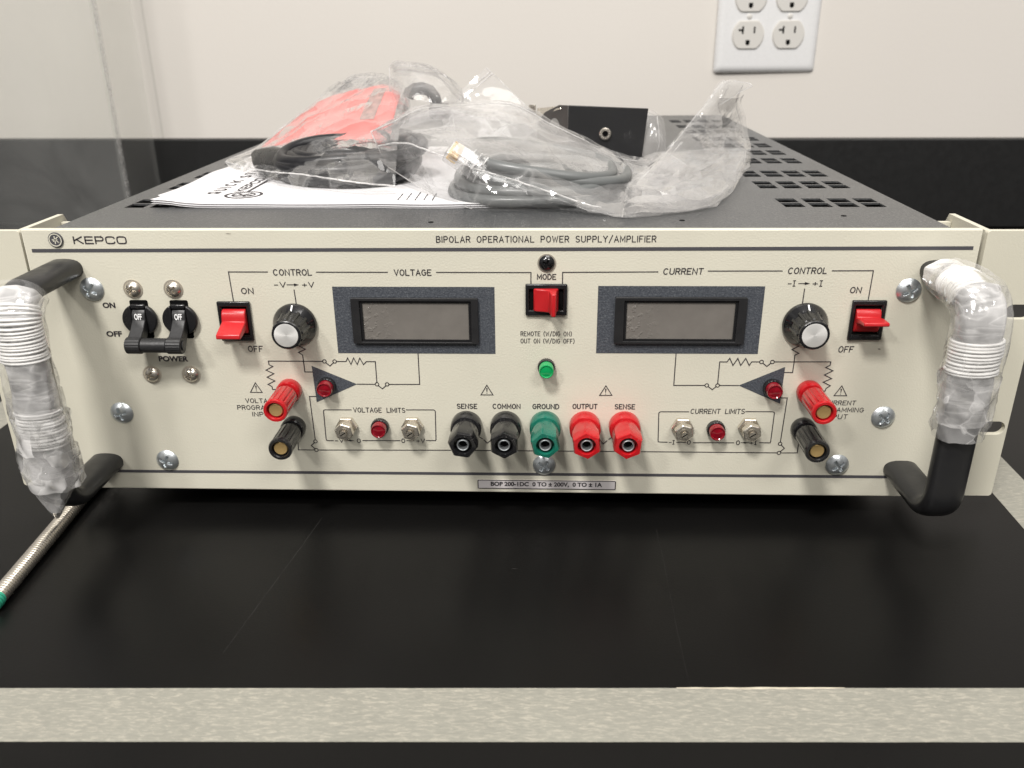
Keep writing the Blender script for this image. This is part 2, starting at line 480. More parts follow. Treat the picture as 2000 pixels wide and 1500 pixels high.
# ------------------------------------------------------------------ mesh helpers (all in millimetres)
class MB:
    def __init__(s):
        s.v = []; s.f = []; s.mi = []
    def add(s, verts, faces, mi=0):
        b = len(s.v)
        s.v += [tuple(x) for x in verts]
        s.f += [tuple(i + b for i in f) for f in faces]
        s.mi += [mi] * len(faces)
        return s
    def box(s, x0, y0, z0, x1, y1, z1, mi=0):
        v = [(x, y, z) for x in (x0, x1) for y in (y0, y1) for z in (z0, z1)]
        f = [(0, 1, 3, 2), (4, 6, 7, 5), (0, 4, 5, 1), (2, 3, 7, 6), (0, 2, 6, 4), (1, 5, 7, 3)]
        return s.add(v, f, mi)
    def lathe(s, prof, n=40, c=(0, 0, 0), rfun=None, cap0=True, cap1=True, mi=0, ax='Y'):
        """prof: (radius, distance out of the panel); axis points to -Y (or to +Z)"""
        v = []
        for r, h in prof:
            for k in range(n):
                a = 2 * PI * k / n
                rr = r * (rfun(a, r, h) if rfun else 1)
                if ax == 'Y':
                    v.append((c[0] + rr * math.cos(a), c[1] - h, c[2] + rr * math.sin(a)))
                else:
                    v.append((c[0] + rr * math.cos(a), c[1] + rr * math.sin(a), c[2] + h))
        f = []
        for i in range(len(prof) - 1):
            for k in range(n):
                a, b = i * n + k, i * n + (k + 1) % n
                f.append((a, b, b + n, a + n))
        if cap0: f.append(tuple(range(n - 1, -1, -1)))
        if cap1: f.append(tuple((len(prof) - 1) * n + k for k in range(n)))
        return s.add(v, f, mi)
    def prism_x(s, yz, x0, x1, mi=0):
        n = len(yz)
        v = [(x0, y, z) for y, z in yz] + [(x1, y, z) for y, z in yz]
        f = [tuple(range(n)), tuple(range(2 * n - 1, n - 1, -1))]
        f += [(i, i + n, (i + 1) % n + n, (i + 1) % n) for i in range(n)]
        return s.add(v, f, mi)
    def prism_y(s, xz, y0, y1, mi=0):
        n = len(xz)
        v = [(x, y0, z) for x, z in xz] + [(x, y1, z) for x, z in xz]
        f = [tuple(range(n)), tuple(range(2 * n - 1, n - 1, -1))]
        f += [(i, i + n, (i + 1) % n + n, (i + 1) % n) for i in range(n)]
        return s.add(v, f, mi)
    def sweep(s, path, sec, closed=False, caps=True, side=None, mi=0):
        """sec(i, t) -> list of (a, b) offsets along side and normal"""
        n = len(path)
        P = [Vector(p) for p in path]
        rings = []
        prev = None
        for i in range(n):
            if closed:
                t = (P[(i + 1) % n] - P[i - 1]).normalized()
            else:
                t = (P[min(i + 1, n - 1)] - P[max(i - 1, 0)]).normalized()
            if side is not None:
                sd = Vector(side)
            else:
                if prev is None:
                    sd = t.orthogonal().normalized()
                else:
                    sd = (prev - t * prev.dot(t)).normalized()
                prev = sd
            nm = t.cross(sd).normalized()
            sd2 = nm.cross(t).normalized()
            rings.append([P[i] + sd2 * a + nm * b for a, b in sec(i, i / max(1, n - 1))])
        m = len(rings[0])
        v = [p for r in rings for p in r]
        f = []
        for i in range(n if closed else n - 1):
            j = (i + 1) % n
            for k in range(m):
                f.append((i * m + k, i * m + (k + 1) % m, j * m + (k + 1) % m, j * m + k))
        if caps and not closed:
            f.append(tuple(range(m - 1, -1, -1)))
            f.append(tuple((n - 1) * m + k for k in range(m)))
        return s.add(v, f, mi)
    def tube(s, path, r, n=10, closed=False, mi=0):
        return s.sweep(path, lambda i, t: [(r * math.cos(2 * PI * k / n), r * math.sin(2 * PI * k / n)) for k in range(n)], closed, mi=mi)
    def ribbon(s, pts, w, y=0.0, closed=False, mi=0):
        """flat stroke of width w in the panel plane with mitred corners; pts (x, z)"""
        n = len(pts)
        if n < 2: return s
        L, R = [], []
        P = [Vector((p[0], p[1])) for p in pts]
        for i in range(n):
            if closed:
                a, b = P[i] - P[i - 1], P[(i + 1) % n] - P[i]
            else:
                a = P[i] - P[i - 1] if i > 0 else P[1] - P[0]
                b = P[i + 1] - P[i] if i < n - 1 else P[i] - P[i - 1]
            a = a.normalized(); b = b.normalized()
            na, nb = Vector((-a.y, a.x)), Vector((-b.y, b.x))
            mt = na + nb
            if mt.length < 1e-6: mt = na
            mt.normalize()
            k = min(2.2, 1 / max(0.2, mt.dot(na)))
            o = mt * (w / 2 * k)
            e = Vector((0, 0))
            if not closed and i == 0: e = -a * w * 0.4
            if not closed and i == n - 1: e = b * w * 0.4
            L.append(P[i] + o + e); R.append(P[i] - o + e)
        v = [(p.x, y, p.y) for p in L] + [(p.x, y, p.y) for p in R]
        f = [(i, i + n, (i + 1) % n + n, (i + 1) % n) for i in range(n if closed else n - 1)]
        return s.add(v, f, mi)
    def poly(s, pts, y=0.0, mi=0):
        return s.add([(x, y, z) for x, z in pts], [tuple(range(len(pts)))], mi)

WORLD = {}
def put(o, parent, at):
    col.objects.link(o)
    a = Vector(at) * MM
    if parent is not None:
        o.parent = parent
        o.location = a - WORLD[parent.name]
    else:
        o.location = a
    WORLD[o.name] = a

def obj(name, mb, mat, parent=None, at=(0, 0, 0), bevel=0.0, seg=2, smooth=40, mats=None, label=None, cat=None, group=None, kind=None, fixn=True):
    me = bpy.data.meshes.new(name)
    me.from_pydata([(x * MM, y * MM, z * MM) for x, y, z in mb.v], [], mb.f)
    for m in (mats or [mat]):
        me.materials.append(m)
    if mats:
        for p, i in zip(me.polygons, mb.mi):
            p.material_index = i
    if fixn:
        bm = bmesh.new(); bm.from_mesh(me)
        bmesh.ops.recalc_face_normals(bm, faces=bm.faces)
        bm.to_mesh(me); bm.free()
    if smooth:
        me.polygons.foreach_set('use_smooth', [True] * len(me.polygons))
        me.set_sharp_from_angle(angle=math.radians(smooth))
    me.update()
    o = bpy.data.objects.new(name, me)
    put(o, parent, at)
    if bevel:
        b = o.modifiers.new('bevel', 'BEVEL')
        b.width = bevel * MM; b.segments = seg; b.limit_method = 'ANGLE'; b.angle_limit = math.radians(35)
        b.harden_normals = False
    return tag(o, label, cat, group, kind)

def tag(o, label=None, cat=None, group=None, kind=None):
    if label: o['label'] = label
    if cat: o['category'] = cat
    if group: o['group'] = group
    if kind: o['kind'] = kind
    return o

def empty(name, at=(0, 0, 0), parent=None, label=None, cat=None, group=None, kind=None):
    o = bpy.data.objects.new(name, None)
    o.empty_display_size = 0.02
    put(o, parent, at)
    return tag(o, label, cat, group, kind)

def copy_part(src, parent, at, rot=None):
    """a copy of a part (and of its own pieces) sharing mesh data"""
    c = src.copy()
    col.objects.link(c)
    c.parent = parent
    a = Vector(at) * MM
    c.location = a - (WORLD[parent.name] if parent is not None else Vector((0, 0, 0)))
    if rot is not None: c.rotation_euler = rot
    WORLD[c.name] = a
    for ch in list(src.children):
        d = ch.copy()
        col.objects.link(d)
        d.parent = c
    return c

def plate_holes(outer, holes, y0, y1, mi=0):
    """flat plate in the XZ plane with holes, from y0 (front) to y1 (back)"""
    bm = bmesh.new()
    loops = []
    for lp in [outer] + holes:
        vs_ = [bm.verts.new((x, y0, z)) for x, z in lp]
        loops.append(vs_)
        for i in range(len(vs_)):
            bm.edges.new((vs_[i], vs_[(i + 1) % len(vs_)]))
    bmesh.ops.triangle_fill(bm, use_beauty=True, edges=bm.edges[:])
    bm.verts.index_update()
    mb = MB()
    nv = len(bm.verts)
    v = [tuple(x.co) for x in bm.verts]
    mb.v = v + [(x, y1, z) for x, y, z in v]
    for fc in bm.faces:
        ids = [x.index for x in fc.verts]
        mb.f.append(tuple(ids)); mb.f.append(tuple(i + nv for i in reversed(ids)))
    for lp in loops:
        ids = [x.index for x in lp]
        for i in range(len(ids)):
            a, b = ids[i], ids[(i + 1) % len(ids)]
            mb.f.append((a, b, b + nv, a + nv))
    mb.mi = [0] * len(mb.f)
    bm.free()
    return mb

def rrect(x0, z0, x1, z1, r, n=5):
    pts = []
    for cx, cz, a0 in ((x1 - r, z1 - r, 0), (x0 + r, z1 - r, 90), (x0 + r, z0 + r, 180), (x1 - r, z0 + r, 270)):
        for k in range(n + 1):
            a = math.radians(a0 + 90 * k / n)
            pts.append((cx + r * math.cos(a), cz + r * math.sin(a)))
    return pts

def circle(cx, cz, r, n=20):
    return [(cx + r * math.cos(2 * PI * k / n), cz + r * math.sin(2 * PI * k / n)) for k in range(n)]

# ------------------------------------------------------------------ single-stroke lettering
def arc(cx, cy, rx, ry, a0, a1, n=8):
    return [(cx + rx * math.cos(math.radians(a0 + (a1 - a0) * k / n)), cy + ry * math.sin(math.radians(a0 + (a1 - a0) * k / n))) for k in range(n + 1)]
O_ = arc(2, 3, 2, 3, 90, 450, 20)
FONT = {
 'A': (4, [[(0, 0), (2, 6), (4, 0)], [(0.7, 2), (3.3, 2)]]),
 'B': (3.6, [[(0, 0), (0, 6), (2, 6)] + arc(2, 4.6, 1.4, 1.4, 90, -90) + [(0, 3.2)], [(2, 3.2)] + arc(2, 1.6, 1.6, 1.6, 90, -90) + [(0, 0)]]),
 'C': (4, [arc(2, 3, 2, 3, 50, 310, 16)]),
 'D': (3.8, [[(0, 0), (0, 6), (1.4, 6)] + arc(1.4, 3, 2.4, 3, 90, -90, 12) + [(0, 0)]]),
 'E': (3.4, [[(3.4, 6), (0, 6), (0, 0), (3.4, 0)], [(0, 3.1), (2.6, 3.1)]]),
 'F': (3.3, [[(3.3, 6), (0, 6), (0, 0)], [(0, 3.1), (2.5, 3.1)]]),
 'G': (4, [arc(2, 3, 2, 3, 50, 360, 18) + [(2.4, 3)]]),
 'I': (0.01, [[(0, 0), (0, 6)]]),
 'K': (3.8, [[(0, 0), (0, 6)], [(3.8, 6), (0, 2.4)], [(1.3, 3.7), (3.8, 0)]]),
 'L': (3.2, [[(0, 6), (0, 0), (3.2, 0)]]),
 'M': (4.4, [[(0, 0), (0, 6), (2.2, 1.5), (4.4, 6), (4.4, 0)]]),
 'N': (3.8, [[(0, 0), (0, 6), (3.8, 0), (3.8, 6)]]),
 'O': (4, [O_]),
 'P': (3.5, [[(0, 0), (0, 6), (2, 6)] + arc(2, 4.4, 1.5, 1.6, 90, -90) + [(0, 2.8)]]),
 'Q': (4, [O_, [(2.4, 1.6), (4, 0)]]),
 'R': (3.6, [[(0, 0), (0, 6), (2, 6)] + arc(2, 4.45, 1.6, 1.55, 90, -90) + [(0, 2.9)], [(2, 2.9), (3.6, 0)]]),
 'S': (3.6, [arc(1.8, 4.5, 1.7, 1.5, 40, 270, 10)[:-1] + arc(1.8, 1.5, 1.8, 1.5, 90, -145, 10)]),
 'T': (3.8, [[(0, 6), (3.8, 6)], [(1.9, 6), (1.9, 0)]]),
 'U': (3.8, [[(0, 6), (0, 2)] + arc(1.9, 1.9, 1.9, 1.9, 180, 360, 10) + [(3.8, 6)]]),
 'V': (4, [[(0, 6), (2, 0), (4, 6)]]),
 'W': (5.2, [[(0, 6), (1.3, 0), (2.6, 5), (3.9, 0), (5.2, 6)]]),
 'Y': (3.8, [[(0, 6), (1.9, 3), (3.8, 6)], [(1.9, 3), (1.9, 0)]]),
 'i': (1.8, [[(0, 6), (1.8, 6)], [(0, 0), (1.8, 0)], [(0.9, 0), (0.9, 6)]]),
 '0': (3.4, [arc(1.7, 3, 1.7, 3, 90, 450, 18)]),
 '+': (3.2, [[(0, 2.6), (3.2, 2.6)], [(1.6, 1), (1.6, 4.2)]]),
 '-': (2.6, [[(0, 2.6), (2.6, 2.6)]]),
 '/': (3.2, [[(0, -0.8), (3.2, 6.8)]]),
 '(': (1.3, [arc(3, 3, 3, 4.2, 125, 235, 8)]),
 ')': (1.3, [arc(-1.7, 3, 3, 4.2, 55, -55, 8)]),
}
# squared wide letters for the maker's name
def sq(cx, cy, rx, ry, a0, a1, n=28):
    out = []
    for k in range(n + 1):
        a = math.radians(a0 + (a1 - a0) * k / n)
        c, s_ = math.cos(a), math.sin(a)
        q = (abs(c) ** 4 + abs(s_) ** 4) ** -0.25
        out.append((cx + rx * q * c, cy + ry * q * s_))
    return out
WIDE = dict(FONT)
WIDE.update({
 'K': (7.6, [[(0, 0), (0, 6)], [(7, 6), (0.4, 2.7)], [(2.4, 3.6), (7.6, 0)]]),
 'E': (6.6, [[(6.4, 6), (0, 6), (0, 0), (6.6, 0)], [(0, 3), (6, 3)]]),
 'P': (6.8, [[(0, 0), (0, 6), (5, 6)] + arc(5, 4.25, 1.7, 1.75, 90, -90) + [(0, 2.5)]]),
 'C': (7.4, [sq(3.7, 3, 3.7, 3, 30, 330)]),
 'O': (7.6, [sq(3.8, 3, 3.8, 3, 90, 450, 40)[:-1]]),
})
Y_INK = -0.12
def text_width(s, sp, space, font):
    w = 0
    for ch in s:
        w += space if ch == ' ' else font[ch][0] + sp
    return w - sp
def stroke_text(mb, s, x0, x1, z, h, w, sp=1.7, space=3.6, font=FONT, slant=0.0, dz=0.0, y=0.0):
    """fits s exactly between x0 and x1; dz is the rise of the baseline over that length"""
    W = text_width(s, sp, space, font)
    kx = (x1 - x0) / W
    kz = h / 6.0
    cx = 0
    for ch in s:
        if ch == ' ':
            cx += space; continue
        gw, strokes = font[ch]
        for st in strokes:
            pts = [(x0 + (cx + px) * kx + slant * pz * kz, z + pz * kz + dz * ((cx + px) / W)) for px, pz in st]
            closed = len(pts) > 3 and (Vector(pts[0]) - Vector(pts[-1])).length < 1e-4
            if font is WIDE and ch == 'O': closed = True; pts.append(pts[0])
            mb.ribbon(pts[:-1] if closed else pts, w, y, closed)
        cx += gw + sp
    return mb

def font_text(s, x0, x1, z, h, bold=0.0):
    """filled sans lettering from Blender's built-in font, fitted to a box in the panel plane"""
    cu = bpy.data.curves.new('lettering', 'FONT')
    cu.body = s
    cu.offset = bold
    cu.resolution_u = 4
    o = bpy.data.objects.new('tmp', cu)
    col.objects.link(o)
    bpy.context.view_layer.update()
    me = bpy.data.meshes.new_from_object(o)
    bpy.data.objects.remove(o)
    xs = [v.co.x for v in me.vertices]; ys = [v.co.y for v in me.vertices]
    ax, bx, ay, by = min(xs), max(xs), min(ys), max(ys)
    mb = MB()
    mb.add([(x0 + (v.co.x - ax) / (bx - ax) * (x1 - x0), 0, z + (v.co.y - ay) / (by - ay) * h) for v in me.vertices],
           [tuple(p.vertices) for p in me.polygons])
    bpy.data.meshes.remove(me)
    return mb

# ================================================================== setting
mb = MB(); mb.box(-2500, -900, -52, 2500, 684, -12)
obj('bench_top', mb, M['bench'], at=(0, 0, 0), kind='structure', smooth=0)
WR = math.radians(-1.4)
mb = MB(); mb.box(-2600, 0, -600, 2600, 60, 2400)
w = obj('wall', mb, M['wall'], at=(0, 692, 0), kind='structure', smooth=0); w.rotation_euler = (0, 0, WR)
mb = MB(); mb.box(-2600, -16, -11.5, 2600, -0.6, 91.5)
w = obj('backsplash', mb, M['backsplash'], at=(0, 692, 0), kind='structure', bevel=1.5); w.rotation_euler = (0, 0, WR)

# ================================================================== power supply
PS = empty('power_supply', (0, 0, -12), label='beige and grey rack power supply with two displays, red switches and wrapped side handles', cat='power supply')

# --- chassis and top cover
SL = []
XS = [141.0, 154.3, 167.3, 180.3]
ROWS = [55, 67.2, 107.8, 120, 147, 159.2, 200.5, 212.7, 240.5, 252.7, 280, 292.2, 320, 332.2, 372, 384.2, 412, 424.2, 458, 470.2]
RH = 10.6
xh = [(x, x + 9.8) for x in XS] + [(-x - 9.8, -x) for x in XS]
xe = sorted({-200.5, 200.5} | {v for a in xh for v in a})
ye = sorted({4.0, 528.0} | {v for r in ROWS for v in (r, r + RH)})
hx = {round(a[0], 3) for a in xh}; hy = {round(r, 3) for r in ROWS}
nx, ny = len(xe), len(ye)
def solid(i, j):
    if i < 0 or j < 0 or i >= nx - 1 or j >= ny - 1: return False
    return not (round(xe[i], 3) in hx and round(ye[j], 3) in hy)
mb = MB()
ZT, ZB = 131.4, 130.5
v = [(x, y, ZT) for y in ye for x in xe] + [(x, y, ZB) for y in ye for x in xe]
K = nx * ny
f = []
for j in range(ny - 1):
    for i in range(nx - 1):
        if not solid(i, j): continue
        a, b, c, d = j * nx + i, j * nx + i + 1, (j + 1) * nx + i + 1, (j + 1) * nx + i
        f.append((a, b, c, d)); f.append((d + K, c + K, b + K, a + K))
        for (p, q, ii, jj) in ((a, b, i, j - 1), (b, c, i + 1, j), (c, d, i, j + 1), (d, a, i - 1, j)):
            if not solid(ii, jj): f.append((p, p + K, q + K, q))
mb.add(v, f)
obj('top_cover', mb, M['cover'], PS, smooth=0)
mb = MB()
mb.box(-200.5, 4, 2, -199, 528, 129.5); mb.box(199, 4, 2, 200.5, 528, 129.5)
mb.box(-198.9, 526, 2, 198.9, 527.6, 129.5); mb.box(-198.9, 4.2, 1, 198.9, 525.8, 2.6)
obj('chassis', mb, M['cover'], PS, smooth=0)
mb = MB(); mb.box(-196, 14, 10, 196, 515, 52)  # near-black box added to give the shade seen through the vent slots
obj('added_dark_box', mb, M['dark_void'], PS, smooth=0)
rh = obj('rivet_hole', MB().lathe([(1.3, 0), (1.3, 0.15)], 12, ax='Z'), M['dark_void'], PS, at=(85.6, 23.7, 131.4), smooth=0)
for x, y in ((162.2, 33.7), (-30, 20)): copy_part(rh, PS, (x, y, 131.4))
ft = MB(); ft.lathe([(9, 0), (9.5, -1), (8.5, -13.4), (8, -13.8)], 24, ax='Z')
f0 = obj('foot', ft, M['rubber'], PS, at=(-165, 60, 1.8))
for x, y in ((165, 60), (-165, 470), (165, 470)): copy_part(f0, PS, (x, y, 1.8))

# --- front panel plate
mb = MB(); mb.box(-211.5, 0, 0.6, 210.5, 3.2, 132.6)
FP = obj('front_panel', mb, M['panel'], PS, bevel=0.7, seg=3)
mb = MB(); mb.box(-199, 3.3, 3, 199, 4.1, 129)
obj('panel_backing', mb, M['dark_void'], PS, smooth=0)

# --- rack ears
def ear(sign):
    pts = rrect(213.4, 0.8, 241.6, 131.6, 1.6)
    def slot(zc, x0=231.5, r=3.4):
        return [(x0 + r * math.cos(a), zc + r * math.sin(a)) for a in [math.radians(90 + 180 * k / 8) for k in range(9)]] + \
               [(x0 + 5.5 + r * math.cos(a), zc + r * math.sin(a)) for a in [math.radians(-90 + 180 * k / 8) for k in range(9)]]
    holes = [slot(37.5), slot(95.0)]
    if sign < 0:
        pts = [(-x, z) for x, z in reversed(pts)]
        holes = [[(-x, z) for x, z in reversed(h)] for h in holes]
    mb = plate_holes(pts, holes, 1.6, 4.4)
    # return flange along the side of the chassis
    fl = [(4.5, 1.2), (40, 1.2), (44, 6), (44, 125), (40, 131.2), (4.5, 131.2)]
    x0, x1 = (213.5, 216.2) if sign > 0 else (-216.2, -213.5)
    mb.prism_x(fl, x0, x1)
    mb.box(*( (201, 36, 4, 213.3, 38.6, 128) if sign > 0 else (-213.3, 36, 4, -201, 38.6, 128)))
    return obj('mounting_ear', mb, M['ear'], PS, bevel=0.5, seg=2, smooth=30)
ear(1); ear(-1)

# --- printing on the panel
def ink(mb, mat='ink', name='lettering', label=None):
    return obj(name, mb, M[mat], FP, at=(0, Y_INK, 0), smooth=0, label=label, fixn=False)
SW = 0.47
def T(s, x0, x1, z, h, w=SW, **k):
    return ink(stroke_text(MB(), s, x0, x1, z, h, w, **k))
T('KEPCO', -188.0, -164.3, 126.2, 3.0, 0.62, sp=2.3, font=WIDE)
T('BIPOLAR OPERATIONAL POWER SUPPLY/AMPLIFIER', -25.2, 70.9, 126.8, 2.6, 0.42, sp=1.9, space=5.2, dz=0.25)
T('CONTROL', -99.5, -82.3, 111.8, 2.55)
T('VOLTAGE', -44.8, -28.3, 111.8, 2.55)
T('CURRENT', 75.1, 92.3, 112.5, 2.55, slant=0.1, dz=0.1)
T('CONTROL', 129.7, 146.3, 112.9, 2.55, slant=0.1, dz=0.1)
T('ON', -115.2, -109.9, 103.1, 2.5)
T('OFF', -115.7, -109.0, 75.0, 2.6)
T('ON', 157.9, 162.5, 104.2, 2.5, slant=0.1)
T('OFF', 156.7, 163.1, 76.1, 2.7, slant=0.1)
T('MODE', 19.3, 27.5, 110.1, 2.25)
T('REMOTE (W/DIG ON)', 11.8, 35.0, 83.3, 2.05, 0.31, sp=1.9, space=4.4)
T('OUT ON (W/DIG OFF)', 11.8, 36.3, 79.8, 2.05, 0.31, sp=1.9, space=4.4)
T('VOLTAGE', -120.5, -105.6, 48.7, 2.1, 0.36)
T('PROGRAMMING', -124.9, -101.2, 45.1, 2.1, 0.36)
T('INPUT', -118.0, -107.6, 41.6, 2.1, 0.36)
T('CURRENT', 153.6, 168.2, 49.7, 2.1, 0.36, slant=0.08)
T('PROGRAMMING', 148.6, 172.4, 46.1, 2.1, 0.36, slant=0.08)
T('INPUT', 155.4, 165.4, 42.5, 2.2, 0.36, slant=0.08)
T('SENSE', -18.7, -9.3, 46.5, 2.25)
T('COMMON', -1.6, 11.3, 46.6, 2.25)
T('GROUND', 17.4, 29.7, 46.6, 2.3)
T('OUTPUT', 36.4, 47.8, 46.8, 2.3)
T('SENSE', 56.3, 65.6, 46.8, 2.3)
T('VOLTAGE LIMITS', -68.7, -43.9, 44.1, 2.3, 0.38, space=5.5)
T('CURRENT LIMITS', 92.1, 117.2, 44.7, 2.3, 0.38, space=5.0, slant=0.08, dz=0.15)
# -V -> +V  and  -I -> +I
mb = MB()
stroke_text(mb, '-V', -99.8, -94.7, 106.2, 2.3, 0.4); stroke_text(mb, '+V', -86.9, -81.8, 106.2, 2.3, 0.4)
mb.ribbon([(-94.0, 107.3), (-89.6, 107.3)], 0.38); mb.poly([(-90.8, 108.0), (-88.5, 107.3), (-90.8, 106.6)])
ink(mb)
mb = MB()
stroke_text(mb, '-i', 130.3, 133.4, 107.2, 2.5, 0.4); stroke_text(mb, '+i', 141.2, 145.2, 107.2, 2.5, 0.4)
mb.ribbon([(134.9, 108.4), (138.8, 108.4)], 0.38); mb.poly([(137.6, 109.1), (139.9, 108.4), (137.6, 107.7)])
ink(mb)
# scale ends under the limit adjusters
mb = MB()
stroke_text(mb, '-V', -79.0, -75.0, 27.8, 1.9, 0.36); stroke_text(mb, '0', -68.2, -66.6, 27.7, 2.1, 0.4)
stroke_text(mb, '0', -46.4, -44.9, 27.9, 2.1, 0.4); stroke_text(mb, '+V', -39.0, -35.2, 28.0, 2.0, 0.38)
mb.poly([(-71.9, 29.3), (-69.5, 28.8), (-71.9, 28.3)]); mb.ribbon([(-74.3, 28.8), (-71.9, 28.8)], 0.4)
mb.ribbon([(-44.0, 29.0), (-40.4, 29.0)], 0.4)
ink(mb)
mb = MB()
stroke_text(mb, '-i', 82.9, 85.4, 28.4, 2.0, 0.36); stroke_text(mb, '0', 91.7, 93.1, 28.4, 2.1, 0.4); mb.ribbon([(86.6, 29.4), (91.0, 29.4)], 0.4)
ink(mb)
mb = MB()
stroke_text(mb, '0', 115.0, 116.5, 28.4, 2.1, 0.44); stroke_text(mb, '+i', 121.3, 124.6, 28.5, 2.0, 0.4)
mb.ribbon([(117.2, 29.5), (120.8, 29.5)], 0.4); mb.poly([(118.6, 30.0), (120.9, 29.5), (118.6, 29.0)])
ink(mb)
# bold sans lettering
B_ = 0.040
ink(font_text('ON', -180.9, -175.0, 96.0, 2.7, B_), 'ink_bold')
ink(font_text('OFF', -181.9, -174.5, 82.0, 2.8, B_), 'ink_bold')
ink(font_text('POWER', -159.2, -145.1, 69.7, 2.8, B_), 'ink_bold')
# rating label
mb = MB(); mb.box(-9.9, -0.25, 2.9, 58.3, 0.02, 7.9)
RL = obj('rating_label', mb, M['label_card'], FP, smooth=0)
mb = MB(); mb.ribbon(rrect(-9.7, 3.1, 58.1, 7.7, 0.5, 3), 0.42, -0.31, True)
for p in font_text('BOP 200-1DC  0 TO \u00b1 200V,  0 TO \u00b1 1A', -3.4, 51.6, 4.25, 2.5, B_).f: pass
t_ = font_text('BOP 200-1DC  0 TO \u00b1 200V,  0 TO \u00b1 1A', -3.4, 51.6, 4.0, 2.9, B_)
mb.add([(x, -0.31, z) for x, _, z in t_.v], t_.f)
obj('rating_print', mb, M['ink_bold'], PS, smooth=0, fixn=False)
# rules across the panel
def rule(x0, x1, z0, z1, h):
    mb = MB(); mb.add([(x0, 0, z0 - h / 2), (x1, 0, z1 - h / 2), (x1, 0, z1 + h / 2), (x0, 0, z0 + h / 2)], [(0, 1, 2, 3)])
    ink(mb, 'meter_ink', 'rule_line')
M['meter_ink'] = simple('slate_ink', (0.072, 0.070, 0.078), 0.5)
rule(-208.2, 207.6, 122.9, 124.4, 1.6)
rule(-208.2, 207.6, 10.6, 11.7, 1.55)
# logo badge: ring, dark disc and a light stylised K mark
mb = MB(); mb.lathe([(3.35, 0), (3.35, 0.5), (3.2, 0.7)], 36)
LB = obj('logo_badge', mb, M['meter_ink'], FP, at=(-196.1, -0.02, 127.9))
mb = MB()
mb.ribbon(circle(0, 0, 2.72, 32), 0.42, -0.76, True)
for st in ([(-0.15, -1.6), (-0.15, 1.6)], [(1.3, 1.35), (-0.9, -0.55)], [(0.25, 0.15), (1.15, -1.0)], [(-1.3, 0.1), (0.9, 0.1)]):
    mb.ribbon(st, 0.42, -0.76)
mb.poly(circle(1.35, -1.0, 0.32, 12), -0.76)
obj('maker_mark', mb, M['panel'], PS, at=(-196.1, -0.02, 127.9), smooth=0, fixn=False)

# wiring diagram
LW = 0.46
def line(*pts, w=LW, closed=False):
    ink(MB().ribbon(list(pts), w, 0, closed), name='circuit_line')
def net(polys, rings=(), w=LW):
    mb = MB()
    for p in polys: mb.ribbon(list(p), w)
    for c in rings: mb.ribbon(circle(c[0], c[1], 0.85, 18), 0.42, 0.0, True)
    ink(mb, name='circuit_line')
line((-119.6, 99.7), (-120.0, 113.25), (-102.2, 113.25)); line((-80.0, 113.2), (-47.9, 113.2))
line((-25.8, 113.2), (16.4, 113.2), (16.4, 108.2)); line((30.5, 108.2), (30.5, 113.3), (72.6, 113.6))
line((94.7, 114.0), (127.0, 114.1)); line((148.8, 114.2), (166.6, 114.3), (166.4, 101.2))
line((-91.0, 104.9), (-90.7, 97.5)); line((137.8, 105.9), (137.7, 99.0))
# left amplifier
net([[(-91.7, 79.5), (-91.7, 77.8), (-88.8, 76.2), (-92.2, 74.6), (-90.4, 73.3), (-90.3, 70.2), (-90.2, 64.8), (-86.6, 64.8)],
     [(-81.3, 70.2), (-107.0, 70.2), (-106.9, 68.4), (-105.2, 67.5), (-108.7, 65.6), (-105.1, 63.8), (-108.6, 62.0), (-105.1, 60.1), (-108.6, 58.3), (-106.8, 57.2), (-106.7, 55.7), (-103.5, 55.7)],
     [(-79.9, 69.6), (-78.0, 67.9), (-76.1, 69.6)],
     [(-74.7, 70.2), (-70.2, 70.2), (-69.3, 72.0), (-68.0, 68.7), (-66.5, 72.0), (-65.0, 68.7), (-63.6, 72.0), (-62.1, 68.7), (-60.6, 70.2), (-56.4, 70.2), (-56.4, 59.5)],
     [(-65.9, 58.7), (-57.3, 58.7)], [(-55.8, 58.0), (-54.0, 56.4), (-52.2, 58.0)], [(-50.7, 58.7), (-36.1, 58.8), (-36.1, 74.3)],
     [(-86.3, 52.2), (-89.3, 52.2), (-88.8, 29.1)], [(-89.3, 27.6), (-91.1, 25.9), (-89.4, 24.2)],
     [(-89.7, 23.5), (-97.7, 23.5), (-97.4, 29.5)]],
    [(-80.4, 70.2), (-75.6, 70.2), (-56.4, 58.7), (-51.6, 58.7), (-88.8, 28.2), (-88.8, 23.5)])
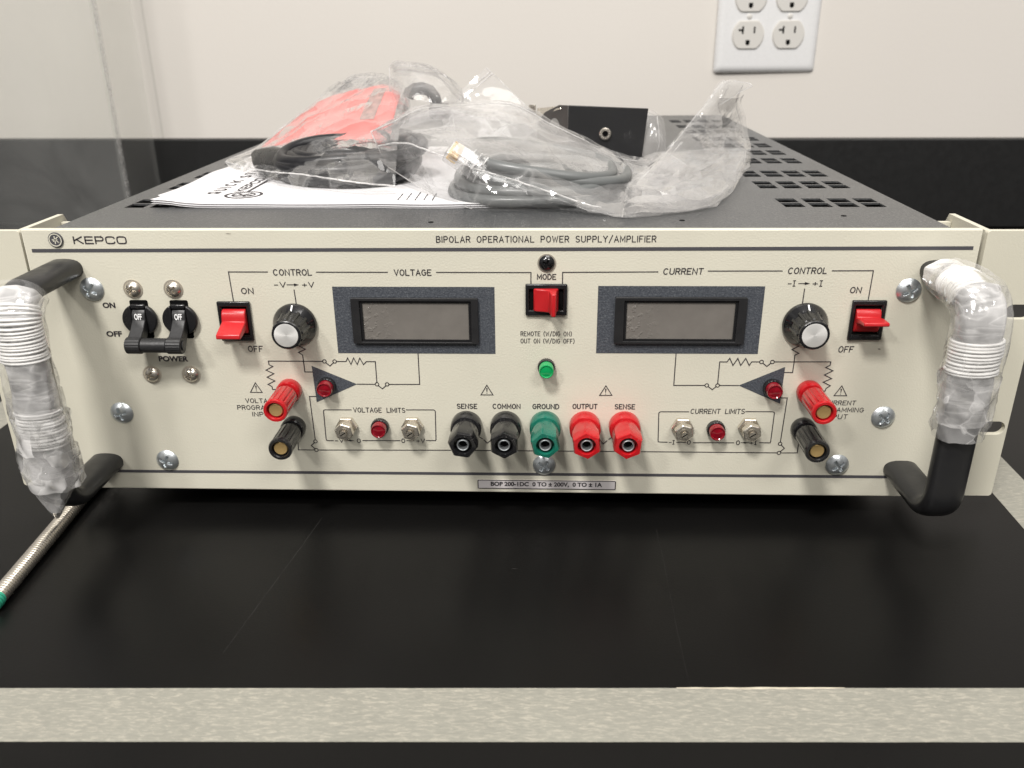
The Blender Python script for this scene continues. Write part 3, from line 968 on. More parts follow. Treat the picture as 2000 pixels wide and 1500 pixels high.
# right amplifier
net([[(139.0, 80.5), (138.6, 78.9), (135.7, 77.2), (139.0, 75.4), (137.3, 74.5), (137.4, 71.2), (137.3, 65.9), (133.6, 65.9)],
     [(128.4, 71.15), (154.0, 71.3), (153.9, 69.6), (152.1, 68.5), (155.6, 66.9), (152.0, 64.8), (155.5, 63.0), (151.9, 61.2), (155.4, 59.4), (153.7, 58.1), (153.3, 56.7), (150.5, 56.7)],
     [(123.2, 70.5), (125.2, 68.9), (126.9, 70.5)],
     [(121.7, 71.1), (118.1, 71.1), (117.1, 69.3), (115.2, 72.8), (113.2, 69.3), (111.6, 72.8), (109.7, 69.3), (107.9, 72.8), (106.8, 71.0), (103.5, 71.0), (103.45, 60.1)],
     [(113.2, 59.25), (104.4, 59.2)], [(102.9, 58.6), (101.2, 57.1), (99.2, 58.6)], [(97.6, 59.2), (83.2, 59.1), (83.2, 75.0)],
     [(133.2, 53.1), (136.4, 53.1), (135.8, 30.0)], [(136.4, 28.5), (138.1, 26.7), (136.4, 24.9)],
     [(136.7, 24.2), (144.5, 24.3), (144.5, 30.5)]],
    [(122.55, 71.1), (127.5, 71.1), (103.5, 59.2), (98.5, 59.2), (135.8, 29.1), (135.8, 24.2)])
net([[(-87.9, 23.5), (-24.5, 24.0), (73.0, 24.2), (134.9, 24.2)]])
net([[(-8.3, 31.3), (-7.0, 30.4)], [(-6.3, 29.8), (-4.7, 28.1), (-2.9, 29.6)]])
net([[(50.0, 30.1), (51.4, 28.2), (53.1, 29.9)], [(54.0, 30.7), (55.3, 31.7)]])
# boxes round the limit controls
net([[(-69.8, 45.3), (-82.4, 45.2), (-83.1, 45.0), (-83.3, 44.3), (-83.4, 29.5), (-83.1, 28.8), (-82.4, 28.7), (-80.0, 28.7)],
     [(-65.4, 28.9), (-47.2, 29.0)], [(-43.2, 45.5), (-30.2, 45.6), (-29.5, 45.3), (-29.3, 44.7), (-29.6, 29.8), (-29.9, 29.2), (-30.5, 29.2), (-34.3, 29.2)]])
net([[(91.1, 45.6), (78.0, 45.5), (77.3, 45.2), (77.1, 44.6), (77.6, 30.2), (77.8, 29.6), (78.5, 29.5), (82.0, 29.4)],
     [(94.6, 29.3), (113.8, 29.4)], [(117.8, 45.9), (130.4, 45.95), (131.1, 45.7), (131.3, 45.1), (131.2, 30.2), (131.0, 29.6), (130.4, 29.55), (126.0, 29.6)]])
# amplifier triangles, warning triangles
for tri in ([(-86.7, 67.9), (-86.1, 49.2), (-65.9, 58.7)], [(133.6, 68.7), (113.2, 59.25), (133.4, 50.1)]):
    ink(MB().poly(tri), 'meter', 'amplifier_triangle')
for (ax, az), (bx, bz), (cx_, cz) in (((-114.6, 59.1), (-117.6, 54.1), (-111.9, 54.1)), ((-4.35, 58.6), (-7.2, 53.6), (-1.5, 53.6)), ((51.6, 58.7), (48.8, 53.7), (54.6, 53.8)), ((160.7, 59.4), (157.8, 54.4), (163.6, 54.4))):
    mb = MB().ribbon([(ax, az), (bx, bz), (cx_, cz)], 0.42, 0, True)
    mb.poly([(ax - 0.36, az - 1.5), (ax + 0.36, az - 1.5), (ax + 0.12, az - 3.6), (ax - 0.12, az - 3.6)])
    mb.poly(circle(ax, az - 4.2, 0.22, 8))
    ink(mb, name='warning_triangle')

# --- small scuffs on the paint
M['scuff'] = simple('paint_scuff', (0.30, 0.27, 0.22), 0.6, var=0.4, var_s=900)
for x, z, w_, h_ in ((-117.6, 130.6, 2.6, 0.5), (174.9, 77.6, 1.5, 0.9)):
    obj('paint_scuff', MB().poly([(x - w_ / 2, z + h_ * .2), (x - w_ * .1, z + h_ * .5), (x + w_ / 2, z + h_ * .1), (x + w_ * .3, z - h_ * .4), (x - w_ * .2, z - h_ * .3)]), M['scuff'], FP, at=(0, -0.08, 0), smooth=0, fixn=False)

# --- screws
def screw_mesh(r, h, slot):
    mb = MB()
    nr, na = 15, 48
    v = []; f = []
    for i in range(nr + 1):
        t = i / nr
        for k in range(na):
            a = 2 * PI * k / na
            x, z = r * t * math.cos(a), r * t * math.sin(a)
            y = h * (1 - (t ** 2.6) * 0.82)
            q = slot
            for (u, w_) in ((abs(x), abs(z)), (abs(z), abs(x))):
                if u < r * 0.56 and w_ < r * 0.115:
                    y -= h * 0.62 * q * (1 - (u / (r * 0.56)) ** 2 * 0.5)
                    break
            v.append((x, -y, z))
    for i in range(nr):
        for k in range(na):
            a, b = i * na + k, i * na + (k + 1) % na
            f.append((a, b, b + na, a + na))
    mb.add(v, f)
    mb.lathe([(r, h * 0.18), (r, 0)], na, cap0=False, cap1=False)
    return mb
big = None
for (x, z, a) in ((-184.3, 105.0, 30), (-182.1, 42.9, 75), (-164.0, 17.1, 20), (183.3, 105.4, 62), (182.0, 43.6, 38), (164.3, 18.1, 55), (22.9, 16.6, 35)):
    if big is None:
        big = obj('panel_screw', screw_mesh(5.5, 2.6, 1), M['zinc'], PS, at=(x, 0, z), smooth=35, label='large zinc plated cross head screw'); big.rotation_euler = (0, math.radians(a), 0)
    else:
        copy_part(big, PS, (x, 0, z), (0, math.radians(a), 0))
sm = None
for (x, z, a) in ((-165.2, 105.2, 15), (-146.5, 105.2, 50), (-163.7, 63.1, 20), (-144.9, 63.2, 70)):
    if sm is None:
        sm = obj('small_screw', screw_mesh(3.55, 2.2, 1), M['nickel'], PS, at=(x, -0.5, z), smooth=35, label='small nickel plated cross head screw on pale washer'); sm.rotation_euler = (0, math.radians(a), 0)
        mbw = MB().lathe([(4.4, 0), (4.4, 0.4)], 32)
        obj('washer', mbw, M['washer'], sm, at=(x, 0, z))
    else:
        copy_part(sm, PS, (x, -0.5, z), (0, math.radians(a), 0))
bs = obj('black_screw', screw_mesh(3.5, 2.0, 1), M['black_gloss'], PS, at=(23.4, -0.4, 117.6), smooth=35, label='small black cross head screw above the middle switch')
bs.rotation_euler = (0, math.radians(25), 0)
obj('washer', MB().lathe([(4.1, 0), (4.1, 0.4)], 32), M['washer'], bs, at=(23.4, 0, 117.6))

# --- power breakers with tie bar
def breaker():
    B = empty('circuit_breaker', (-163.8, 0, 91), PS)
    c = (-163.8, 0, 91)
    mb = MB()
    mb.prism_y(rrect(-4.2, 4, 4.2, 8.9, 0.8, 3), -0.3, -0.02)
    mb.prism_y(rrect(-4.6, -9.5, 4.6, -3, 0.8, 3), -0.3, -0.02)
    obj('breaker_slot', mb, M['dark_void'], B, at=c, smooth=0)
    # round shroud, open along its middle where the toggle swings
    mb = MB()
    for s in (1, -1):
        pts = []
        for k in range(17):
            a = math.radians(-65 + 130 * k / 16)
            pts.append((s * 8.1 * math.cos(a), 7.6 * math.sin(a)))
        mb.prism_y(pts, -2.6, -0.31)
    mb.box(-3.3, -2.4, 5.1, 3.3, -0.32, 7.4)
    obj('shroud', mb, M['black'], B, at=c, bevel=0.7)
    mb = MB().prism_x([(-0.4, 5.0), (-1.6, 4.9), (-3.0, 3.0), (-3.3, 0.2), (-6.6, -3.2), (-12.6, -7.2), (-12.8, -11.5), (-10.5, -13), (-7.2, -12.2), (-3.0, -7.0), (-0.4, -4)], -3.1, 3.1)
    TG = obj('toggle', mb, M['black_matte'], B, at=c, bevel=0.45, smooth=50)
    t_ = font_text('OFF', -1.75, 1.75, 0.35, 2.9, 0.03)
    mb = MB()
    # lettering sits on the sloping top facet of the toggle
    def on(z): return -(3.06 - (z - 0.2) * 0.03) - 0.12 if z < 3 else -3.14
    mb.add([(x, -3.36 + (z - 0.2) * 0.10, z) for x, _, z in t_.v], t_.f)
    obj('lettering', mb, M['white_print_and_glint'], TG if False else B, at=c, smooth=0, fixn=False)
    return B
M['white_print_and_glint'] = simple('white_print_and_glint', (0.85, 0.85, 0.85), 0.5)
br = breaker()
copy_part(br, PS, (-145.1, 0, 91))
mb = MB()
def knurl(a, r, h): return 1 + (0.035 if int(round(a / (2 * PI) * 44)) % 2 else -0.01)
def barrel(mb, x0, x1, r, n, rf=None, y=-10.6, z=81.6):
    v = []
    for x, rr in ((x0, r * .9), (x0 + .3, r), (x1 - .3, r), (x1, r * .9)):
        for k in range(n):
            a = 2 * PI * k / n
            q = rr * (rf(a, rr, 0) if rf else 1)
            v.append((x, y + q * math.cos(a), z + q * math.sin(a)))
    f = [(i * n + k, i * n + (k + 1) % n, (i + 1) * n + (k + 1) % n, (i + 1) * n + k) for i in range(3) for k in range(n)]
    f += [tuple(range(n)), tuple(3 * n + k for k in range(n))]
    mb.add(v, f)
barrel(mb, -167.4, -160.4, 3.75, 44, knurl)
barrel(mb, -160.4, -148.6, 3.35, 32)
barrel(mb, -148.6, -141.6, 3.75, 44, knurl)
barrel(mb, -141.6, -141.0, 2.4, 20)
barrel(mb, -168.2, -167.4, 1.7, 16)
obj('tie_bar', mb, M['black_matte'], PS, smooth=35)

# --- red rocker switches
def rocker_frame(x0, z0, x1, z1, at):
    w_, h_ = (x1 - x0) / 2, (z1 - z0) / 2
    ow = plate_holes([(-w_, -h_), (w_, -h_), (w_, h_), (-w_, h_)], [[(-w_ + 1.6, -h_ + 2.4), (-w_ + 1.6, h_ - 2.4), (w_ - 1.6, h_ - 2.4), (w_ - 1.6, -h_ + 2.4)]], -1.6, -0.02)
    return ow, w_, h_
def vswitch(x0, z0, x1, z1, prof, label=None):
    cx_, cz = (x0 + x1) / 2, (z0 + z1) / 2
    S = empty('rocker_switch', (cx_, 0, cz), PS, label=label)
    ow, w_, h_ = rocker_frame(x0, z0, x1, z1, None)
    obj('switch_frame', ow, M['black'], S, at=(cx_, 0, cz), bevel=0.5)
    obj('switch_well', MB().box(-w_ + 1.7, -0.35, -h_ + 2.5, w_ - 1.7, -0.03, h_ - 2.5), M['dark_void'], S, at=(cx_, 0, cz), smooth=0)
    obj('rocker', MB().prism_x(prof, -5.5, 5.5), M['red'], S, at=(cx_, 0, cz), bevel=0.5, smooth=50)
# left: thrown down (OFF)
vswitch(-127.2, 80.6, -112.0, 99.6, [(-0.4, 6.0), (-2.0, 5.6), (-3.2, 4.2), (-3.6, 2.4), (-3.9, 0.6), (-12.8, -2.6), (-13.1, -4.6), (-11.6, -5.0), (-3.2, -3.4), (-2.2, -5.4), (-0.4, -5.8)], 'red rocker switch with its fin tipped down')
# right: fin straight out
vswitch(159.4, 82.3, 174.5, 101.0, [(-0.4, 5.4), (-1.8, 5.0), (-2.6, 3.6), (-3.0, 1.8), (-6.0, 2.5), (-12.8, 2.7), (-13.1, 1.0), (-7.5, 0.3), (-3.2, -0.6), (-2.6, -3.6), (-1.6, -5.2), (-0.4, -5.6)], 'red rocker switch with its fin level')
# mode switch: fin upright
S = empty('rocker_switch', (23.3, 0, 100.8), PS, label='wide red mode switch with upright fin')
ow, w_, h_ = rocker_frame(14.0, 93.4, 32.7, 108.1, None)
c = (23.3, 0, 100.8)
obj('switch_frame', ow, M['black'], S, at=c, bevel=0.5)
obj('switch_well', MB().box(-w_ + 1.7, -0.35, -h_ + 2.5, w_ - 1.7, -0.03, h_ - 2.5), M['dark_void'], S, at=c, smooth=0)
mb = MB()
pr = [(-5.8, -0.4), (-5.6, -1.8), (-4.2, -2.6), (-1.5, -3.2), (1.2, -4.2), (2.2, -10.4), (4.2, -10.6), (4.6, -4.0), (5.4, -1.8), (5.5, -0.4)]
n = len(pr)
mb.add([(x, y, -5.2) for x, y in pr] + [(x, y, 5.4) for x, y in pr], [tuple(range(n)), tuple(range(2 * n - 1, n - 1, -1))] + [(i, (i + 1) % n, (i + 1) % n + n, i + n) for i in range(n)])
obj('rocker', mb, M['red'], S, at=c, bevel=0.5, smooth=50)

# --- control knobs
def knob(at):
    Kn = empty('control_knob', at, PS)
    obj('skirt', MB().lathe([(10.1, 0.3), (10.2, 1.2), (9.6, 2.2), (7.6, 4.6), (7.2, 5.2)], 56), M['black_gloss'], Kn, at=at)
    def fl(a, r, h):
        k = (a / (2 * PI) * 12) % 1
        return 1 + 0.085 * (1 if k < 0.34 else (-0.2)) if h < 13.6 else 1.0
    obj('grip', MB().lathe([(7.4, 4.4), (7.0, 7), (6.55, 13.2), (6.6, 13.7), (6.6, 15.3), (6.2, 15.6), (5.55, 15.6), (5.5, 15.2)], 96, rfun=fl), M['black'], Kn, at=at, smooth=30)
    obj('cap', MB().lathe([(5.45, 15.2), (5.4, 15.75), (5.1, 15.85), (0.02, 15.55)], 56, cap1=True), M['spun'], Kn, at=at, smooth=25)
    mb = MB().add([(-0.35, -2.15, 9.75), (0.35, -2.15, 9.75), (0.35, -4.75, 7.75), (-0.35, -4.75, 7.75)], [(0, 1, 2, 3)])  # highlight on the glossy skirt, painted as a white strip
    mb2 = MB().add([(x, y - 0.12, z) for x, y, z in mb.v], mb.f)
    obj('skirt_highlight', mb2, M['white_print_and_glint'], Kn, at=at, smooth=0)
    return Kn
k1 = knob((-92.1, -0.05, 88.5))
copy_part(k1, PS, (139.8, -0.05, 89.5))

# --- display windows
def meter(q, b, s_):
    (x0, z0, x1, z1) = q
    cx_, cz = (x0 + x1) / 2, (z0 + z1) / 2
    at = (cx_, 0, cz)
    D = empty('display_window', at, PS)
    mb = MB().add([(x0 - cx_, -0.13, z0 - cz), (x1 - cx_, -0.13, z0 - cz), (x1 - cx_, -0.13, z1 - cz), (x0 - cx_, -0.13, z1 - cz)], [(0, 1, 2, 3)])
    obj('painted_surround', mb, M['meter'], D, at=at, smooth=0)
    bx0, bz0, bx1, bz1 = b[0] - cx_, b[1] - cz, b[2] - cx_, b[3] - cz
    sx0, sz0, sx1, sz1 = s_[0] - cx_, s_[1] - cz, s_[2] - cx_, s_[3] - cz
    mb = plate_holes(rrect(bx0, bz0, bx1, bz1, 0.5, 2), [[(sx0 - 1.2, sz0 - 1.0), (sx0 - 1.2, sz1 + 1.0), (sx1 + 1.2, sz1 + 1.0), (sx1 + 1.2, sz0 - 1.0)]], -1.9, -0.14)
    obj('bezel', mb, M['black_matte'], D, at=at, bevel=0.35)
    mb = plate_holes([(sx0 - 1.25, sz0 - 1.05), (sx1 + 1.25, sz0 - 1.05), (sx1 + 1.25, sz1 + 1.05), (sx0 - 1.25, sz1 + 1.05)], [[(sx0, sz0), (sx0, sz1), (sx1, sz1), (sx1, sz0)]], -1.1, -0.15)
    obj('inner_bezel', mb, M['black'], D, at=at, smooth=0)
    mb = MB().box(sx0 - .1, -0.5, sz0 - .1, sx1 + .1, -0.16, sz1 + .1)
    obj('screen', mb, M['screen'], D, at=at, smooth=0)
meter((-73.5, 74.4, 0.0, 106.5), (-65.4, 79.7, -7.6, 101.5), (-60.4, 81.5, -11.9, 99.2))
meter((46.5, 75.0, 120.4, 107.1), (54.3, 80.2, 113.0, 102.2), (59.6, 82.3, 108.0, 99.7))

# --- indicator lamps
def lamp_part(at, mat, ring=4.0, lens=3.35, l=6.5, label=None):
    L_ = empty('indicator_lamp', at, PS, label=label)
    def kn(a, r, h): return 1 + (0.02 if int(round(a / (2 * PI) * 48)) % 2 else -0.02)
    obj('lamp_ring', MB().lathe([(ring, 0), (ring, 2.2), (ring - 0.3, 2.6), (lens + 0.05, 2.6), (lens + 0.05, 1.5)], 48, rfun=kn), M['black'], L_, at=at, smooth=30)
    obj('lens', MB().lathe([(lens, 1.6), (lens, l - 0.4), (lens - 0.15, l - 0.1), (lens - 0.45, l), (lens - 0.9, l - 0.45), (lens * 0.4, l - 0.25), (0.02, l - 0.15)], 40), mat, L_, at=at, smooth=35)
    return L_
lamp_part((23.6, 0, 68.3), M['lens_green'], 4.0, 3.4, 7.2, 'green indicator lamp in the middle of the panel')
l1 = lamp_part((-80.3, -0.12, 58.0), M['lens_red'], 4.3, 3.6, 6.2)
for x, z in ((-56.3, 36.8), (128.7, 58.5), (104.4, 37.0)): copy_part(l1, PS, (x, -0.12, z))

# --- limit adjusters
def hexa(r, n=6, rot=0):
    c6 = math.cos(PI / n)
    return lambda a, rr, h: c6 / math.cos(((a + rot) % (2 * PI / n)) - PI / n)
def adjuster(at):
    A = empty('limit_adjuster', at, PS)
    obj('mounting_nut', MB().lathe([(5.3, 0), (5.3, 2.0), (4.9, 2.4)], 48, rfun=hexa(5.3)), M['nickel'], A, at=at, smooth=30)
    obj('bushing', MB().lathe([(3.4, 2.2), (3.4, 5.0)], 32), M['nickel'], A, at=at)
    obj('lock_nut', MB().lathe([(3.9, 4.4), (4.55, 4.7), (4.55, 7.6), (4.1, 8.0), (2.2, 8.0), (2.1, 7.2)], 48, rfun=lambda a, r, h: hexa(r, rot=0.3)(a, r, h) if r > 3 else 1), M['nickel'], A, at=at, smooth=30)
    mb = MB().lathe([(1.55, 6.5), (1.55, 9.6)], 24, cap1=True)
    obj('shaft', mb, M['nickel'], A, at=at)
    mb = MB().box(-1.5, -9.72, -0.22, 1.5, -9.6, 0.22)
    sl = obj('shaft_slot', mb, M['dark_void'], A, at=at, smooth=0); sl.rotation_euler = (0, math.radians(-35), 0)
    return A
a1 = adjuster((-72.5, 0, 36.8))
for x, z in ((-40.6, 37.1), (88.5, 37.7), (120.0, 38.0)): copy_part(a1, PS, (x, 0, z))

# --- output binding posts
def hexpost(at, mat, rot, label):
    P_ = empty('binding_post', at, PS, label=label)
    obj('collar', MB().lathe([(7.4, 0), (7.5, 1.2), (7.35, 6.2), (6.9, 6.9), (6.3, 7.0)], 48), mat, P_, at=at)
    def rf(a, r, h):
        k = 0 if h < 10 else min(1, (h - 10) / 3.0)
        return 1 + (hexa(1, 6, rot)(a, r, h) * 1.09 - 1) * k if r > 4.4 else 1
    prof = [(6.1, 6.9), (6.3, 7.4), (6.3, 9.8), (6.35, 11.5), (6.45, 13.0), (6.5, 16), (6.5, 21.2), (5.9, 22.4), (4.3, 22.5), (4.05, 21.8), (4.0, 18.1)]
    obj('cap', MB().lathe(prof, 72, rfun=rf, cap0=False), mat, P_, at=at, smooth=28)
    obj('contact', MB().lathe([(2.85, 18.2), (2.85, 21.6), (2.6, 21.9), (2.2, 21.7), (2.15, 18.3)], 32, cap0=False, cap1=False), M['zinc'], P_, at=at)
    obj('bore', MB().lathe([(2.1, 18.25), (2.1, 18.5)], 20), M['dark_void'], P_, at=at)
for x, z, m, r, lb in ((-14.4, 37.8, 'black_post', 0.15, 'black binding post under the left SENSE marking'), (4.5, 37.9, 'black_post', 0.5, 'black binding post under COMMON'), (23.3, 38.1, 'green_post', 0.3, 'green binding post under GROUND'), (42.2, 38.1, 'red_post', 0.42, 'red binding post under OUTPUT'), (61.0, 38.2, 'red_post', 0.62, 'red binding post under the right SENSE marking')):
    hexpost((x, 0, z), M[m], r, lb)

# --- programming input posts
def jack(at, mat, label):
    J = empty('input_post', at, PS, label=label)
    obj('collar', MB().lathe([(5.6, 0), (5.8, 0.6), (5.8, 4.4), (5.2, 5.2), (4.2, 5.3)], 40), mat, J, at=at)
    obj('stem', MB().lathe([(3.6, 4.8), (3.6, 7.2)], 28), M['brass'], J, at=at)
    def fl(a, r, h):
        k = (a / (2 * PI) * 14) % 1
        return 1 + (0.045 if k < 0.55 else -0.03) if (8 < h < 23 and r > 4.6) else 1
    obj('cap', MB().lathe([(4.9, 6.9), (5.1, 7.4), (5.15, 8.5), (5.2, 22.6), (5.55, 23.2), (5.55, 24.2), (5.2, 24.9), (4.1, 24.9), (3.8, 24.4), (3.7, 22.4)], 84, rfun=fl, cap0=True), mat, J, at=at, smooth=28)
    obj('contact', MB().lathe([(3.2, 22.45), (3.2, 23.6), (2.9, 23.9), (0.02, 23.5)], 30), M['brass'], J, at=at, smooth=30)
for x, z, m, lb in ((-98.2, 55.7, 'red_post', 'red input post on the left of the panel'), (-98.2, 36.3, 'black_post', 'black input post on the left of the panel'), (145.7, 56.6, 'red_post', 'red input post on the right of the panel'), (145.3, 37.5, 'black_post', 'black input post on the right of the panel')):
    jack((x, 0, z), M[m], lb)

# --- handles, white cord and stretch wrap
def handle_path(x, d=43.5, zb=16.0, zt=114.6, R=13.0, n=10):
    pts = [(x, y, zt) for y in (0.0, -8.0, -18.0, -(d - R))]
    for k in range(1, n + 1):
        a = PI / 2 * k / n
        pts.append((x, -(d - R) - R * math.sin(a), zt - R + R * math.cos(a)))
    for k in range(1, 15):
        pts.append((x, -d, zt - R + (zb + R - (zt - R)) * k / 15))
    for k in range(n + 1):
        a = PI / 2 * k / n
        pts.append((x, -d + R - R * math.cos(a), zb + R - R * math.sin(a)))
    pts += [(x, y, zb) for y in (-18.0, -8.0, 0.0)]
    return pts
def oval(a, b, n=24, p=2.6):
    out = []
    for k in range(n):
        t = 2 * PI * k / n
        c_, s_ = math.cos(t), math.sin(t)
        out.append((a * math.copysign(abs(c_) ** (2 / p), c_), b * math.copysign(abs(s_) ** (2 / p), s_)))
    return out
def resample(path, step):
    P = [Vector(p) for p in path]
    out = [P[0]]; acc = 0.0
    for a, b in zip(P[:-1], P[1:]):
        L_ = (b - a).length
        d = step - acc
        while d <= L_:
            out.append(a.lerp(b, d / L_)); d += step
        acc = L_ - (d - step)
    return out
def wrap_shell(path, s0, s1, ra, rb, amp, seed, taper=None):
    """crumpled film sleeve along part of the handle; s in mm of arc length"""
    P = resample(path, 0.9)
    i0, i1 = int(s0 / 0.9), min(len(P) - 1, int(s1 / 0.9))
    P = P[i0:i1]
    n = 72
    base = oval(1, 1, n, 2.2)
    def sec(i, t):
        out = []
        k = taper(t) if taper else 1.0
        for j, (a, b) in enumerate(base):
            th = 2 * PI * j / n
            q = Vector((math.cos(th) * 1.2 + seed, math.sin(th) * 1.2, P[i].z * 0.05 + P[i].y * 0.05 + 0.5 * math.sin(th)))
            r1 = 1 - abs(noise.noise(q)) * 2
            q2 = Vector((math.cos(th) * 0.8, math.sin(th) * 0.8 + seed * 2, P[i].z * 0.14 + P[i].y * 0.14 + 1.6 * math.cos(th)))
            r2 = 1 - abs(noise.noise(q2)) * 2
            q3 = Vector((math.cos(th) * 5 + seed, math.sin(th) * 5, i * 0.22))
            e = amp * (0.8 * r1 + 0.35 * r2)
            out.append((a * (ra + e) * k, b * (rb + e) * k))
        return out
    mb = MB()
    mb.sweep(P, sec, caps=False, side=(1, 0, 0))
    return mb
def coil(path, s0, s1, ra, rb, r, pitch):
    P = resample(path, 0.45)
    i0, i1 = int(s0 / 0.45), min(len(P) - 2, int(s1 / 0.45))
    pts = []
    n = 22
    turns = (s1 - s0) / pitch
    tot = int(turns * n)
    for k in range(tot):
        u = i0 + (i1 - i0) * k / tot
        i = int(u); fr = u - i
        c_ = P[i].lerp(P[i + 1], fr)
        t = (P[i + 1] - P[i]).normalized()
        sd = Vector((1, 0, 0)); nm = t.cross(sd).normalized()
        a = 2 * PI * k / n
        wob = 0.6 * noise.noise(Vector((k * 0.045, s0, 0)))
        pts.append(c_ + sd * (ra + wob) * math.cos(a) + nm * (rb + wob) * math.sin(a) + t * 0.75 * noise.noise(Vector((k * 0.03, 5, s0))))
    mb = MB()
    mb.sweep(pts, lambda i, t: [(r * math.cos(2 * PI * k / 7), r * math.sin(2 * PI * k / 7)) for k in range(7)])
    return mb
def build_handle(x, coils, wraps, label):
    path = handle_path(x)
    mb = MB()
    P = [Vector(p) for p in path]
    mb.sweep(P, lambda i, t: oval(8.0, 4.6), side=(1, 0, 0))
    H = obj('handle', mb, M['handle'], PS, at=(0, -0.05, 0), smooth=50, label=label)
    for (s0, s1, ra, rb) in coils:
        obj('white_cord', coil(path, s0, s1, ra, rb, 0.66, 1.45), M['white_cord'], H, at=(0, -0.05, 0))
    for k, (s0, s1, ra, rb, amp, tp, mt) in enumerate(wraps):
        obj('plastic_wrap', wrap_shell(path, s0, s1, ra, rb, amp, 3.1 * k + x * 0.1, tp), M[mt], H, at=(0, -0.05, 0), smooth=60, fixn=False)
    return H
# arc length: 30 along the top arm, 20 round the bend, then 72 down the grip
def s_of_z(z): return 30.5 + 20.4 + (101.6 - z)
HL = build_handle(-194.6, [(43, s_of_z(87), 9.6, 6.7), (s_of_z(64), s_of_z(47), 9.6, 6.7)],
             [(37, s_of_z(26), 8.7, 5.7, 0.9, None, 'film_wrap'),
              (36, s_of_z(62), 10.3, 7.4, 1.0, None, 'film_over'),
              (s_of_z(72), s_of_z(33), 10.4, 7.6, 1.4, None, 'film_over'),
              (s_of_z(46), s_of_z(27), 10.9, 8.0, 2.0, None, 'film_tail')], 'left handle almost wholly wrapped in clear film over white cord')
# the torn end of the film hangs below the bend
tail_path = [(-194.6, -42.5, 62), (-194.8, -43.2, 40), (-195.4, -44.6, 26), (-196.6, -46.0, 10.0)]
obj('plastic_wrap', wrap_shell(tail_path, 0, 52, 10.6, 7.8, 1.8, 8.3, lambda t: 1.0 if t < 0.55 else max(0.10, 1.0 - 0.9 * ((t - 0.55) / 0.45) ** 1.2)), M['film_tail'], HL, at=(0, -0.05, 0), smooth=60, fixn=False)
build_handle(194.6, [(20, 36, 9.5, 6.6), (s_of_z(98), s_of_z(84), 9.9, 7.0)],
             [(7, s_of_z(60), 8.8, 5.8, 0.9, None, 'film_wrap'),
              (14, s_of_z(80), 10.6, 7.7, 1.3, None, 'film_over'),
              (s_of_z(84), s_of_z(54), 10.2, 7.2, 1.9, lambda t: 1.0 - 0.12 * max(0, t - 0.75) / 0.25, 'film_tail')], 'right handle wrapped in clear film down to its bare black lower part')

# ================================================================== things on and round the power supply
# --- masking tape strips on the bench
def tape(name, pts, label, jag=0.1):
    mb = MB()
    (ax, ay), (bx, by), w_ = pts
    a, b = Vector((ax, ay)), Vector((bx, by))
    t = (b - a).normalized(); nrm = Vector((-t.y, t.x))
    n = 160
    v = []
    for i in range(n + 1):
        p = a.lerp(b, i / n)
        e1 = jag * noise.noise(Vector((i * 0.31, ax, 1.0))); e2 = jag * noise.noise(Vector((i * 0.27, ay, 7.0)))
        for q, z in ((p + nrm * (w_ / 2 + e1), -11.85), (p - nrm * (w_ / 2 + e2), -11.85)):
            v.append((q.x, q.y, z))
    f = [(2 * i, 2 * i + 1, 2 * i + 3, 2 * i + 2) for i in range(n)]
    mb.add(v, f)
    mb.add([(x, y, -11.995) for x, y, z in v], [tuple(reversed(q)) for q in f])
    K2 = 2 * (n + 1)
    mb.f += [(2 * i, 2 * i + 2, 2 * i + 2 + K2, 2 * i + K2) for i in range(n)] + [(2 * i + 1, 2 * i + 1 + K2, 2 * i + 3 + K2, 2 * i + 3) for i in range(n)]
    mb.mi += [0] * (2 * n)
    obj(name, mb, M['tape'], smooth=0, label=label, cat='tape', group='masking tape strips on the bench')
tape('masking_tape', ((-430, -146.0), (430, -123.3), 25.6), 'wide grey beige tape strip running right across the foreground of the black bench')
mb = MB()
lip = []
for i in range(41):
    x = 72 + 62 * i / 40
    yb = -146.0 + 22.7 * (x + 430) / 860 + 12.8
    k_ = max(0.0, math.sin(PI * i / 40)) ** 0.5
    lip.append((x, yb - 0.15 - k_ * (0.55 + 0.5 * noise.noise(Vector((x * 0.22, 0, 0)))), yb + 0.1 + k_ * max(-0.1, 0.5 * noise.noise(Vector((x * 0.11, 4, 0))) + 0.15)))
mb.add([p for x, a, b in lip for p in ((x, a, -11.78), (x, max(a + .12, b), -11.70))], [(2 * i, 2 * i + 2, 2 * i + 3, 2 * i + 1) for i in range(40)])
obj('torn_edge', mb, simple('torn_paper_fibre', (0.46, 0.42, 0.335), 0.7, var=0.2, var_s=200), bpy.data.objects['masking_tape'], at=(0, 0, 0), smooth=0, fixn=False)
tape('masking_tape', ((262, -110), (286, 420), 22.5), 'tape strip running back along the bench beside the right mounting ear')
tape('masking_tape', ((-323, -120), (-326, 420), 24.0), 'sliver of tape on the bench beyond the left mounting ear')

